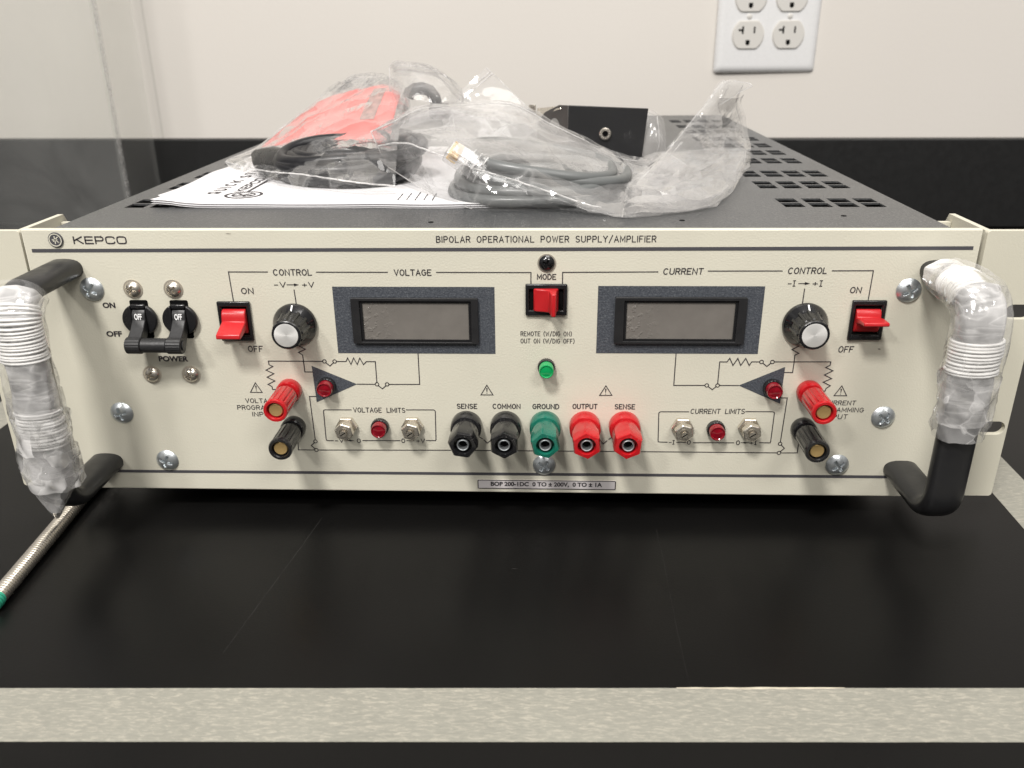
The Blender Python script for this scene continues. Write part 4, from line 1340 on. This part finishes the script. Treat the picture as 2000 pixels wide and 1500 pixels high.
# --- threaded rod
mb = MB()
R0 = Vector((-209.1, -81.5, -8.2)); R1 = Vector((-216.5, 20.0, -8.2))
mb_g = MB()
def rod(mb, a, b, r, pitch, n=26):
    L_ = (b - a).length
    t = (b - a).normalized(); sd = Vector((0, 0, 1)); nm = t.cross(sd).normalized()
    st = int(L_ / pitch * 6)
    v = []
    for i in range(st + 1):
        c_ = a + t * (L_ * i / st)
        for k in range(n):
            th = 2 * PI * k / n
            ph = (i / 6.0 + th / (2 * PI)) % 1.0
            rr = r - 0.5 * abs(ph - 0.5) * 2
            v.append(c_ + sd * rr * math.sin(th) + nm * rr * math.cos(th))
    f = [(i * n + k, i * n + (k + 1) % n, (i + 1) * n + (k + 1) % n, (i + 1) * n + k) for i in range(st) for k in range(n)]
    f += [tuple(range(n - 1, -1, -1)), tuple(st * n + k for k in range(n))]
    mb.add(v, f)
RT = empty('threaded_rod', tuple(R0), label='silver threaded rod with a green tip lying on the bench under the left handle', cat='rod')
rod(mb, R0 + (R1 - R0) * 0.035, R1 + (R1 - R0) * 0.2, 3.8, 1.6)
obj('thread', mb, M['nickel'], RT, smooth=50)
mb = MB(); rod(mb, R0 + (R1 - R0) * -0.02, R0 + (R1 - R0) * 0.035, 3.85, 1.6)
obj('green_tip', mb, simple('green_paint', (0.03, 0.32, 0.20), 0.4), RT, smooth=50)

# --- acrylic sheet standing by the wall
mb = MB()
x1 = -446.5
mb.box(-1300, 577, -11.9, x1 - 0.02, 583, 700)
mb.mi = [0] * 6
mb.box(x1, 576.9, -11.9, x1 + 2.0, 583.1, 700.05, 1)
mb.box(x1 - 6.0, 583.2, -11.9, x1, 668, 700, 0)
obj('acrylic_sheet', mb, None, mats=[M['acrylic'], M['acrylic_edge']], smooth=0, label='clear acrylic sheet standing upright on the bench near the wall at far left', cat='acrylic sheet')

# --- wall outlet
OX, OZ = 275.2, 223.6
OUT = empty('wall_outlet', (OX, 684, OZ), label='white four socket outlet plate on the cream wall at upper right', cat='outlet')
yw = 685.2
def outlet():
    c = (OX, yw, OZ)
    mb = MB()
    n = 5
    secs = [(57.5, 57.5, 0), (57.4, 57.4, 1.0), (56.4, 56.4, 3.2), (54.2, 54.2, 5.2), (51.5, 51.5, 6.2), (49.0, 49.0, 6.4)]
    rings = []
    for a, b, h in secs:
        rings.append([(x, -h, z) for x, z in rrect(-a, -b - 2.5, a, b + 2.5, 4, 5)])
    m = len(rings[0])
    v = [p for r in rings for p in r]
    f = [(i * m + k, i * m + (k + 1) % m, (i + 1) * m + (k + 1) % m, (i + 1) * m + k) for i in range(len(secs) - 1) for k in range(m)]
    f.append(tuple((len(secs) - 1) * m + k for k in range(m)))
    mb.add(v, f)
    obj('cover_plate', mb, M['plate'], OUT, at=c, smooth=50)
    first = None
    for dx in (-22.6, 22.6):
        for dz in (-19.3, 19.3):
            at = (OX + dx, yw - 6.4, OZ + dz)
            if first is None:
                RC = empty('socket', at, OUT)
                pts = []
                for k in range(48):
                    a = 2 * PI * k / 48
                    x, z = 17.2 * math.cos(a), 17.2 * math.sin(a)
                    pts.append((x, max(-14.2, min(14.2, z))))
                mb = MB(); n = 48
                mb.add([(x * 1.06, 0, z * 1.06) for x, z in pts] + [(x * 1.05, -0.5, z * 1.05) for x, z in pts] + [(x, -0.3, z) for x, z in pts] + [(x * 0.985, -1.8, z * 0.985) for x, z in pts],
                       [(i * n + k, i * n + (k + 1) % n, (i + 1) * n + (k + 1) % n, (i + 1) * n + k) for i in range(3) for k in range(n)] + [tuple(3 * n + k for k in range(n))])
                obj('socket_face', mb, M['recept'], RC, at=at, smooth=35)
                mb = MB()
                mb.box(-7.4, -1.95, 1.2, -5.4, -1.7, 9.2); mb.box(-11.4, -1.94, 4.2, -7.3, -1.7, 6.2); mb.box(5.6, -1.95, 1.8, 7.4, -1.7, 8.8)
                mb.prism_y([(-2.3, -5.2), (2.3, -5.2), (2.3, -8)] + [(2.3 * math.cos(a), -8.5 + 2.3 * math.sin(a)) for a in [math.radians(-10 - 160 * k / 8) for k in range(9)]] + [(-2.3, -8)], -1.95, -1.7)
                obj('socket_slots', mb, M['dark_void'], RC, at=at, smooth=0)
                first = RC
            else:
                copy_part(first, OUT, at)
    mb = MB()
    for dx in (-22.6, 22.6):
        mb.lathe([(2.9, 0), (2.9, 0.6), (2.2, 1.1)], 24, (dx, -6.4, 0))
    obj('plate_screw', mb, M['recept'], OUT, at=c)
outlet()

# --- booklet under the bags
BK = empty('booklet', (-95, 150, 131.4), label='white quick guide booklet lying under the bag of black cord', cat='booklet')
def paper_z(x, y):
    e = max(0.0, 1 - (x + 180) / 26.0) * max(0.0, 1 - (y - 52) / 45.0)
    return 133.2 + 2.4 * e + 0.5 * noise.noise(Vector((x * 0.03, y * 0.03, 0))) + 0.9 * max(0, 1 - (x + 180) / 16.0) * max(0, noise.noise(Vector((1.5, y * 0.02, 3))))
def sheet(mb, x0, x1, y0, y1, off, nx_=40, ny_=50):
    v = []
    for j in range(ny_ + 1):
        for i in range(nx_ + 1):
            x = x0 + (x1 - x0) * i / nx_; y = y0 + (y1 - y0) * j / ny_
            fx = (1 - i / nx_); fy = (1 - j / ny_)
            # rounded, slightly dog-eared front left corner
            if fx > 0.92 and fy > 0.92:
                x += (fx - 0.92) * 40; y += (fy - 0.92) * 18
            yy = y + 0.012 * (x - x0) * -1 * fy
            v.append((x, yy, max(131.6, paper_z(x, yy) + off)))
    f = [(j * (nx_ + 1) + i, j * (nx_ + 1) + i + 1, (j + 1) * (nx_ + 1) + i + 1, (j + 1) * (nx_ + 1) + i) for j in range(ny_) for i in range(nx_)]
    mb.add(v, f)
mb = MB()
for k, (dx, dy, off) in enumerate(((0, 0, 0.35), (0.8, 0.5, -0.15), (0.2, -0.4, -0.65), (1.0, 0.3, -1.15), (0.4, -0.2, -1.6))):
    sheet(mb, -179.5 + dx, 2, 54.5 + dy, 274, off)
bk = obj('pages', mb, M['paper'], BK, smooth=60, fixn=False)
sol = bk.modifiers.new('thickness', 'SOLIDIFY'); sol.thickness = 0.12 * MM; sol.offset = -1
def paper_print(mb2, mat, name='cover_print'):
    """print laid out in booklet coordinates: u runs to the back, v runs to the left"""
    mb = MB()
    mb.add([(x, y, max(131.6, paper_z(x, y) + 0.35) + 0.22) for x, y in [(-v_, u) for u, _, v_ in mb2.v]], mb2.f)
    obj(name, mb, mat, BK, smooth=0, fixn=False)
mbp = MB()
stroke_text(mbp, 'QUICK START GUIDE', 81, 232, 151.5, 5.4, 1.25, sp=3.6)
paper_print(mbp, M['ink'])
mbp = MB()
stroke_text(mbp, 'KEPCO', 90, 130, 140.5, 4.6, 1.0, sp=2.4, font=WIDE)
mbp.ribbon([(88, 137.0), (140, 137.0)], 1.3)
mbp.ribbon(circle(77.5, 136, 9.2, 40), 1.5, 0, True); mbp.ribbon(circle(77.5, 136, 5.8, 32), 0.9, 0, True)
for st in ([(76, 131.5), (76, 140.5)], [(81, 139.5), (74, 134.5)], [(77, 136), (81, 132)]): mbp.ribbon(st, 1.2)
paper_print(mbp, M['ink'])
mbp = MB()
for r_ in range(5):
    u = 62 + (r_ % 2) * 1.5
    while u < 80:
        l_ = random.uniform(3, 8)
        mbp.ribbon([(u, 52 - r_ * 4.4), (u + l_, 52 - r_ * 4.4)], 0.55); u += l_ + 1.6
paper_print(mbp, M['ink'], 'cover_small_print')

# --- bag surfaces: coarse hand-set control grids in mm, smoothed and crumpled
G = {"A":[[[-170.3,165.0,133.1],[-126.9,105.0,134.2],[-105.3,88.0,134.2],[-85.4,80.0,134.2],[-70.4,80.0,134.2],[-55.8,82.0,134.2]],[[-183.2,186.0,135.5],[-136.2,120.0,139.8],[-108.8,95.0,141.7],[-86.3,82.0,141.0],[-72.1,78.0,139.8],[-55.5,78.0,138.4]],[[-179.1,200.0,137.7],[-140.5,145.0,142.3],[-111.3,118.0,148.0],[-90.6,105.0,151.6],[-74.1,100.0,152.2],[-57.4,100.0,151.6]],[[-174.4,225.0,139.8],[-143.9,180.0,146.9],[-120.5,155.0,151.7],[-98.2,140.0,154.6],[-79.1,132.0,156.0],[-61.5,132.0,155.4]],[[-162.3,245.0,150.2],[-140.8,215.0,156.5],[-120.1,195.0,160.9],[-99.9,180.0,165.3],[-80.3,170.0,167.3],[-64.4,168.0,166.2]],[[-144.2,265.0,163.9],[-127.0,245.0,170.5],[-112.1,232.0,174.6],[-97.6,222.0,177.8],[-79.4,212.0,180.2],[-66.8,208.0,174.4]],[[-135.2,285.0,171.9],[-122.2,268.0,178.1],[-107.3,255.0,183.2],[-93.5,248.0,183.8],[-81.7,240.0,181.2],[-69.6,238.0,172.3]],[[-138.5,330.0,152.5],[-128.0,330.0,156.3],[-117.7,330.0,158.1],[-103.8,320.0,158.7],[-92.4,310.0,155.6],[-79.4,300.0,150.8]]],
"C":[[[-64.7,110.0,143.4],[-43.7,85.0,136.4],[-23.8,61.0,132.3],[-8.4,44.0,132.0],[9.1,42.0,132.0],[26.5,46.0,132.0],[47.0,36.0,132.0],[60.6,26.0,132.0],[84.5,36.0,132.0],[106.7,52.0,132.0]],[[-69.2,108.0,154.7],[-51.0,88.0,158.7],[-32.9,70.0,155.8],[-13.9,58.0,150.7],[6.5,50.0,146.0],[26.3,44.0,140.6],[46.9,36.0,135.5],[64.7,45.0,134.0],[90.2,60.0,134.7],[121.5,95.0,133.5]],[[-72.6,114.0,159.4],[-51.9,105.0,164.4],[-33.4,100.0,163.5],[-13.9,95.0,161.4],[7.9,90.0,159.3],[29.2,80.0,151.5],[50.2,75.0,143.1],[71.8,80.0,138.4],[100.3,110.0,137.5],[139.3,150.0,134.5]],[[-74.0,118.0,161.2],[-60.5,125.0,166.7],[-48.1,135.0,171.6],[-28.7,140.0,173.0],[3.2,150.0,172.3],[25.6,140.0,162.7],[47.4,130.0,153.5],[70.5,125.0,144.2],[98.3,160.0,143.1],[149.3,190.0,142.1]],[[-77.7,150.0,152.4],[-63.7,160.0,157.2],[-51.5,175.0,160.1],[-33.4,185.0,160.5],[1.7,190.0,158.4],[26.0,180.0,151.6],[49.8,175.0,142.8],[74.5,165.0,137.1],[102.9,190.0,136.0],[149.2,210.0,136.3]]],
"T":[[[58.3,27.0,132.3],[76.8,32.0,132.0],[97.6,42.0,132.0],[119.0,82.0,132.2],[141.5,155.0,134.7]],[[66.7,75.0,136.1],[82.6,80.0,135.2],[101.6,100.0,135.5],[126.2,140.0,137.0],[149.3,188.0,144.0]],[[89.7,120.0,148.5],[99.2,128.0,150.2],[114.1,145.0,150.9],[131.6,170.0,152.3],[146.8,195.0,155.7]],[[108.1,150.0,163.3],[114.5,153.0,163.8],[123.2,163.0,163.4],[133.7,178.0,164.4],[141.6,192.0,169.8]],[[127.0,165.0,182.6],[128.1,165.0,184.0],[131.8,170.0,183.7],[138.6,180.0,182.5],[143.5,185.0,180.8]]],
"F":[[[125.2,158.0,171.1],[130.7,160.0,174.3],[136.9,163.0,177.8],[145.2,168.0,180.9]],[[124.7,160.0,178.1],[129.5,161.0,180.3],[136.1,165.0,182.0],[144.2,172.0,182.1]],[[127.2,166.0,183.4],[131.4,168.0,184.4],[135.5,172.0,183.9],[141.2,178.0,182.6]]],
"B":[[[-75.2,190.0,151.8],[-62.2,180.0,152.9],[-45.7,178.0,155.2],[-30.6,188.0,158.7],[-20.1,200.0,157.5]],[[-76.4,200.0,170.3],[-60.8,178.0,171.9],[-44.6,175.0,173.6],[-31.8,188.0,171.0],[-22.0,205.0,163.3]],[[-76.9,205.0,185.5],[-64.1,195.0,188.0],[-51.2,195.0,187.4],[-39.4,203.0,181.7],[-28.4,212.0,169.1]],[[-77.7,214.0,191.0],[-69.3,214.0,192.2],[-55.3,215.0,189.9],[-42.7,220.0,184.5],[-31.5,222.0,171.0]],[[-78.0,240.0,183.8],[-69.3,240.0,183.7],[-57.1,240.0,183.6],[-45.1,240.0,178.6],[-32.8,235.0,167.4]]],
"D":[[[-40.6,215.0,136.3],[-16.0,205.0,133],[7.8,200.0,133],[31.4,200.0,133]],[[-47.9,235.0,164.1],[-23.6,222.0,148.7],[0.8,212.0,138.5],[28.0,205.0,135.8]],[[-36.6,240.0,173.0],[-18.9,235.0,165.7],[3.9,225.0,151.6],[26.3,212.0,141.8]],[[-17.4,246.0,189.0],[-5.2,243.0,178.2],[7.1,238.0,166.9],[23.2,230.0,154.3]]],
"E":[[[84.4,206.0,132.7],[91.0,206.0,132.7],[98.2,208.0,132.1],[103.8,210.0,132.9]],[[86.2,206.0,146.8],[92.8,206.0,146.8],[99.2,208.0,144.9],[102.6,210.0,141.4]],[[88.9,216.0,161.2],[93.3,216.0,159.9],[97.8,216.0,156.7],[101.1,217.0,153.6]],[[90.1,222.0,163.3],[93.8,222.0,162.3],[98.1,222.0,159.3],[101.3,222.0,155.4]]]}
def cr(p0, p1, p2, p3, t):
    return 0.5 * ((2 * p1) + (p2 - p0) * t + (2 * p0 - 5 * p1 + 4 * p2 - p3) * t * t + (3 * p1 - p0 - 3 * p2 + p3) * t ** 3)
def patch_eval(g, u, v):
    R, C_ = len(g), len(g[0])
    def row(i, u):
        i = max(0, min(R - 1, i))
        fu = u * (C_ - 1); k = min(C_ - 2, int(fu)); t = fu - k
        P = [Vector(g[i][max(0, min(C_ - 1, k + d))]) for d in (-1, 0, 1, 2)]
        return cr(*P, t)
    fv = v * (R - 1); k = min(R - 2, int(fv)); t = fv - k
    return cr(*[row(k + d, u) for d in (-1, 0, 1, 2)], t)
def crumple(p, seed, fq=0.04):
    q = p * fq + Vector((seed, seed * 1.7, -seed))
    a = 1 - 2 * abs(noise.noise(q))
    b = 1 - 2 * abs(noise.noise(Vector((q.x * 2.1 + q.z * 1.3, q.y * 1.4 - q.x, q.z * 2.2)) + Vector((9, 2, 4))))
    c_ = 1 - 2 * abs(noise.noise(q * 4.7))
    return 0.70 * a + 0.35 * b + 0.06 * c_
def patch(mb, key, nu, nv, amp, seed, u0=0, u1=1, v0=0, v1=1, off=0.0, floor=132.0, mi=0, fq=0.04, edge=0.25):
    g = G[key]
    v = []
    rj = random.Random(int(seed * 100))
    def jit(k, n_): return (k + (rj.uniform(-0.33, 0.33) if 0 < k < n_ else 0)) / n_
    pts = [[patch_eval(g, u0 + (u1 - u0) * jit(i, nu), v0 + (v1 - v0) * jit(j, nv)) for i in range(nu + 1)] for j in range(nv + 1)]
    for j in range(nv + 1):
        for i in range(nu + 1):
            p = pts[j][i]
            du = pts[j][min(nu, i + 1)] - pts[j][max(0, i - 1)]
            dv = pts[min(nv, j + 1)][i] - pts[max(0, j - 1)][i]
            n_ = du.cross(dv)
            n_ = n_.normalized() if n_.length > 1e-9 else Vector((0, -1, 0))
            e = min(i, nu - i) / nu * 8
            e2 = min(j, nv - j) / nv * 8
            k = edge + (1 - edge) * min(1, e, e2)
            q = p + n_ * (amp * k * (crumple(p, seed, fq) - 0.2) + off)
            q.z = max(floor + 0.15 * (i % 3), q.z)
            v.append(q)
    W_ = nu + 1
    f = []
    for j in range(nv):
        for i in range(nu):
            a, b, c_, d = j * W_ + i, j * W_ + i + 1, (j + 1) * W_ + i + 1, (j + 1) * W_ + i
            f += [(a, b, c_), (a, c_, d)] if rj.random() < 0.5 else [(a, b, d), (b, c_, d)]
    mb.add(v, f, mi)
    return pts
def seam(mb, key, v, off, r, u0=0.0, u1=1.0, n=70, u=None, mi=1):
    """raised heat-sealed edge running along a bag"""
    P = []
    for k in range(n + 1):
        t = u0 + (u1 - u0) * k / n
        p = patch_eval(G[key], t, v) if u is None else patch_eval(G[key], u, t)
        p = p + Vector((0, -off, 0.25 * noise.noise(p * 0.2)))
        p.z = max(132.2, p.z)
        P.append(p)
    mb.tube(P, r, 6, mi=mi)

# bag of black cord
mb = MB()
patch(mb, 'A', 36, 42, 2.8, 1.3, floor=134.0)
patch(mb, 'A', 30, 18, 3.0, 4.4, v0=0.62, v1=0.98, off=-3.0, floor=134.0)
seam(mb, 'A', 1 / 7, 1.2, 0.42)
seam(mb, 'A', 0, 0, 0.3, 0.0, 0.8, u=0.0)
seam(mb, 'A', 0.8, 0, 0.25)
obj('plastic_bag', mb, None, mats=[M['film_cord'], M['seam']], smooth=13, fixn=False, label='clear plastic bag holding a black power cord and a salmon red card', cat='plastic bag', group='clear plastic bags on the power supply')
# salmon card lying against the inside of the bag
mb = MB()
patch(mb, 'A', 40, 30, 0.7, 1.3, u0=0.03, u1=0.93, v0=3.02 / 7, v1=5.05 / 7, off=-0.7, floor=134.2, edge=1.0)
cd = obj('printed_card', mb, M['card_red'], smooth=60, fixn=False, label='salmon red printed card inside the bag of black cord', cat='card')
s_ = cd.modifiers.new('thickness', 'SOLIDIFY'); s_.thickness = 0.25 * MM; s_.offset = -1
mb = MB()
patch(mb, 'A', 10, 14, 0.7, 1.3, u0=0.70, u1=0.80, v0=3.75 / 7, v1=4.85 / 7, off=-0.4, floor=134.2, edge=1.0)
obj('card_print', mb, M['card_print'], cd, smooth=60, fixn=False)
# black power cord
PC = empty('power_lead', (-100, 130, 134), label='coiled black power cord inside the left plastic bag', cat='cord')
mb = MB()
for k in range(26):
    rx = (35, 28, 20, 32)[k % 4] + random.uniform(-3, 5); ry = (27, 20, 13, 23)[k % 4] + random.uniform(-3, 4)
    cx_, cy = -91 + random.uniform(-4, 4), 130 + random.uniform(-4, 4)
    zc = 137.5 + k * 0.50
    tx, ty = random.uniform(-0.03, 0.09), 0.15 + random.uniform(-0.05, 0.09)
    ph = random.uniform(0, 6)
    path = []
    for i in range(64):
        a = 2 * PI * i / 64 + ph
        x, y = rx * math.cos(a), ry * math.sin(a)
        path.append((cx_ + x, cy + y, max(137.4, zc + tx * x + ty * y + 1.6 * math.sin(2 * a + k))))
    mb.tube(path, 3.4, 12, closed=True)
obj('cord', mb, M['cord'], PC)
mb = MB()
pth = [(-149, 152, 141.5), (-143, 143, 142), (-133, 131, 142.5), (-122, 120, 143), (-112, 111, 143)]
mb.sweep([Vector(p) for p in resample(pth, 2.0)], lambda i, t: oval(4.0 + 7.5 * math.sin(min(1, t * 2.2) * PI / 2) * (1 - 0.55 * t), 3.6 + 3.0 * (1 - t), 20, 2.8), side=None)
obj('plug', mb, M['black'], PC, smooth=50)

# tall bag with a black connector behind
mb = MB()
patch(mb, 'B', 22, 26, 4.4, 7.7, floor=134)
patch(mb, 'B', 18, 20, 2.6, 2.2, v0=0.1, v1=0.8, off=-3.0, floor=134)
patch(mb, 'D', 40, 36, 1.0, 5.1, floor=133, mi=2)
seam(mb, 'B', 0, 0, 0.35, 0.1, 0.8, u=0.0)
seam(mb, 'B', 0.75, -0.5, 0.28, 0.0, 0.8)
for v_ in (0.10, 0.14): seam(mb, 'D', 0, 0.6, 0.3, 0.15, 1.0, u=v_)
seam(mb, 'D', 1.0, 0.3, 0.3)
obj('plastic_bag', mb, None, mats=[M['film'], M['seam'], M['film_flat']], smooth=13, fixn=False, label='tall clear zip bag standing behind, with a black connector showing near its top', cat='plastic bag', group='clear plastic bags on the power supply')
CN = empty('cable_connector', (-58, 205, 134), label='curved black connector inside the tall zip bag', cat='connector')
mb = MB()
mb.tube([(-66, 206, 173), (-64.5, 206, 176), (-61, 205, 178), (-56, 205, 178.4), (-51.5, 205, 177), (-48.5, 205, 173), (-47, 205, 166)], 3.9, 14)
obj('connector_cord', mb, M['cord'], CN)
mb = MB(); mb.box(-52, 198, 160, -39, 212, 169)
obj('connector_body', mb, M['black'], CN, bevel=2, seg=3)

# bag of grey cable with its loose open end
mb = MB()
patch(mb, 'C', 62, 30, 3.4, 3.3, fq=0.03)
patch(mb, 'C', 50, 24, 3.0, 8.8, u0=0.02, v0=0.05, v1=0.85, off=-2.4)
patch(mb, 'T', 22, 26, 5.0, 6.2, mi=2, fq=0.026, edge=0.5)
patch(mb, 'T', 16, 20, 5.5, 1.9, v1=0.88, off=3.0, mi=0, fq=0.03, edge=0.5)
patch(mb, 'T', 14, 9, 6.0, 9.4, v1=0.30, u1=0.7, off=5.0, mi=2, fq=0.04, edge=0.6)
patch(mb, 'F', 20, 16, 0.8, 3.0, mi=2)
seam(mb, 'C', 0.25, 0.8, 0.42, 0.0, 0.68, n=100)
seam(mb, 'T', 0, 0, 0.22, 0.0, 1.0, u=0.0)
seam(mb, 'T', 0, 0, 0.22, 0.0, 1.0, u=1.0)
seam(mb, 'F', 0, 0, 0.2)
seam(mb, 'F', 0, 0, 0.2, u=1.0)
seam(mb, 'C', 0, 0, 0.3, 0.0, 0.7, u=0.0)
seam(mb, 'C', 0.75, 0, 0.3, 0.0, 0.8)
seam(mb, 'C', 0.0, 0.2, 0.25, 0.0, 0.3)
obj('plastic_bag', mb, None, mats=[M['film'], M['seam'], M['film_milky']], smooth=13, fixn=False, label='clear plastic bag holding a grey network cable, its crumpled open end standing up at right', cat='plastic bag', group='clear plastic bags on the power supply')
# grey cable
NC = empty('network_cable', (15, 95, 132), label='coiled grey network cable with a clear plug in the front plastic bag', cat='cable')
mb = MB()
loops = [(14, 92, 40, 41, 135.2, 0.00, 0.02), (17, 95, 40, 42, 141.0, 0.0, 0.05), (24, 98, 42, 38, 146.2, -0.10, 0.05), (12, 100, 36, 36, 138.0, 0.05, 0.06), (20, 93, 38, 34, 149.5, -0.14, 0.06), (10, 90, 33, 35, 136.5, 0.04, 0.10), (18, 97, 33, 30, 143.5, -0.03, 0.08)]
for (cx_, cy, rx, ry, zc, tx, ty) in loops:
    path = []
    for i in range(80):
        a = 2 * PI * i / 80
        q = (abs(math.cos(a)) ** 2.6 + abs(math.sin(a)) ** 2.6) ** (-1 / 2.6)
        x, y = rx * q * math.cos(a), ry * q * math.sin(a)
        path.append((cx_ + x, cy + y, max(134.9, zc + tx * x + ty * y)))
    mb.tube(path, 2.9, 14, closed=True)
# end running up to the plug
end = [(30, 64, 139.5), (18, 58, 140.2), (6, 57, 142.0), (-3, 59, 144.3), (-8, 61, 146.8)]
mb.tube(resample(end, 1.0), 2.8, 14)
obj('cable', mb, M['cable'], NC)
def rj45():
    c0, c1 = Vector((-7.2, 61.5, 147.2)), Vector((-26.0, 64, 159.2))
    ax = (c1 - c0).normalized()
    sd = Vector((0, -0.55, -0.6)); sd = (sd - ax * sd.dot(ax)).normalized()
    nm = ax.cross(sd).normalized()
    def bx(a0, b0, d0, a1, b1, d1):
        mb = MB().box(a0, b0, d0, a1, b1, d1)
        mb.v = [tuple(c0 + ax * a + sd * b + nm * d) for a, b, d in mb.v]
        return mb
    obj('plug_body', bx(0, -5.8, -4, 21.5, 5.8, 4), M['clear_plastic'], NC, bevel=0.7)
    obj('plug_core', bx(0.5, -2.8, -1.8, 9, 2.8, 1.8), M['cable'], NC, bevel=0.8)
    obj('plug_latch', bx(3, -3.0, 4.2, 19, 3.0, 5.2), M['clear_plastic'], NC, bevel=0.3)
    for a_ in (2.5, 6.0, 9.5):
        obj('plug_rib', bx(a_, -5.9, -4.3, a_ + 0.7, 5.9, 4.3), M['seam'], NC, smooth=0)
    for k in range(8):
        obj('plug_contact', bx(15.2, -3.9 + k * 1.02, -3.2, 20.4, -3.45 + k * 1.02, -1.6), M['brass'], NC, smooth=0)
        obj('plug_contact', bx(15.2, -3.9 + k * 1.02, 1.6, 20.4, -3.45 + k * 1.02, 3.2), M['brass'], NC, smooth=0)
rj45()

# --- black steel bracket behind the bags
BR = empty('metal_bracket', (62, 205, 131.4), label='black bent steel bracket with one riveted hole, standing behind the bag of grey cable', cat='bracket')
def qbox(a, b, c_, d, t):
    """slab from the quad a b c d, thickness t along its normal"""
    A, B, C2, D = map(Vector, (a, b, c_, d))
    n_ = (B - A).cross(D - A).normalized() * t
    P = [A, B, C2, D, A + n_, B + n_, C2 + n_, D + n_]
    return P, [(0, 1, 2, 3), (7, 6, 5, 4), (0, 4, 5, 1), (1, 5, 6, 2), (2, 6, 7, 3), (3, 7, 4, 0)]
mb = MB()
mb.add(*qbox((37.4, 200, 133), (86.0, 204, 133), (88.6, 202, 165.6), (37.4, 200, 168.0), -1.4))
obj('front_plate', mb, M['bracket_black'], BR, bevel=0.4)
mb = MB()
outer = [(0, 0), (32, 0), (32, 22), (24, 29), (9, 34.5), (0, 34.8)]
pl = plate_holes(outer, [circle(13.5, 21, 5.0, 18)], 0, 1.4)
mb.v = [(37.3 - u * 0.62, 201.6 + u * 0.78 + y, 133 + z) for u, y, z in pl.v]; mb.f = pl.f; mb.mi = pl.mi
obj('side_flange', mb, simple('lit_side_grey', (0.11, 0.105, 0.10), 0.35, metal=0.6), BR, bevel=0.3)  # black bracket's lit side: the light is put into a paler grey
mb = MB()
mb.add(*qbox((12.0, 238, 150), (16.5, 236, 150), (16.5, 236, 165.5), (12.0, 238, 165.5), 1.2))
mb.add(*qbox((17, 231, 158), (33, 207, 165), (34, 208, 167), (18, 232, 163.5), 0.8))
obj('steel_clip', mb, M['nickel'], BR, bevel=0.2)
mb = MB().lathe([(3.9, 0), (3.9, 0.5), (3.2, 1.2), (2.0, 1.2), (1.7, 0.6), (1.6, 0.1)], 30, cap1=False)
obj('rivet', mb, M['nickel'], BR, at=(61.4, 200.4, 150.3))
obj('rivet_hole', MB().lathe([(1.65, 0.1), (1.65, 0.4)], 20), M['dark_void'], BR, at=(61.4, 200.4, 150.3))
# folded scrap of film beside the bracket
mb = MB()
patch(mb, 'E', 14, 18, 1.6, 2.7)
patch(mb, 'E', 12, 14, 1.4, 6.6, off=-2.0)
seam(mb, 'E', 0, 0.4, 0.3, 0.0, 0.75, u=0.55)
obj('plastic_bag', mb, None, mats=[M['film_milky'], M['seam']], smooth=13, fixn=False, label='small milky folded plastic bag standing against the right end of the black bracket', cat='plastic bag', group='clear plastic bags on the power supply')
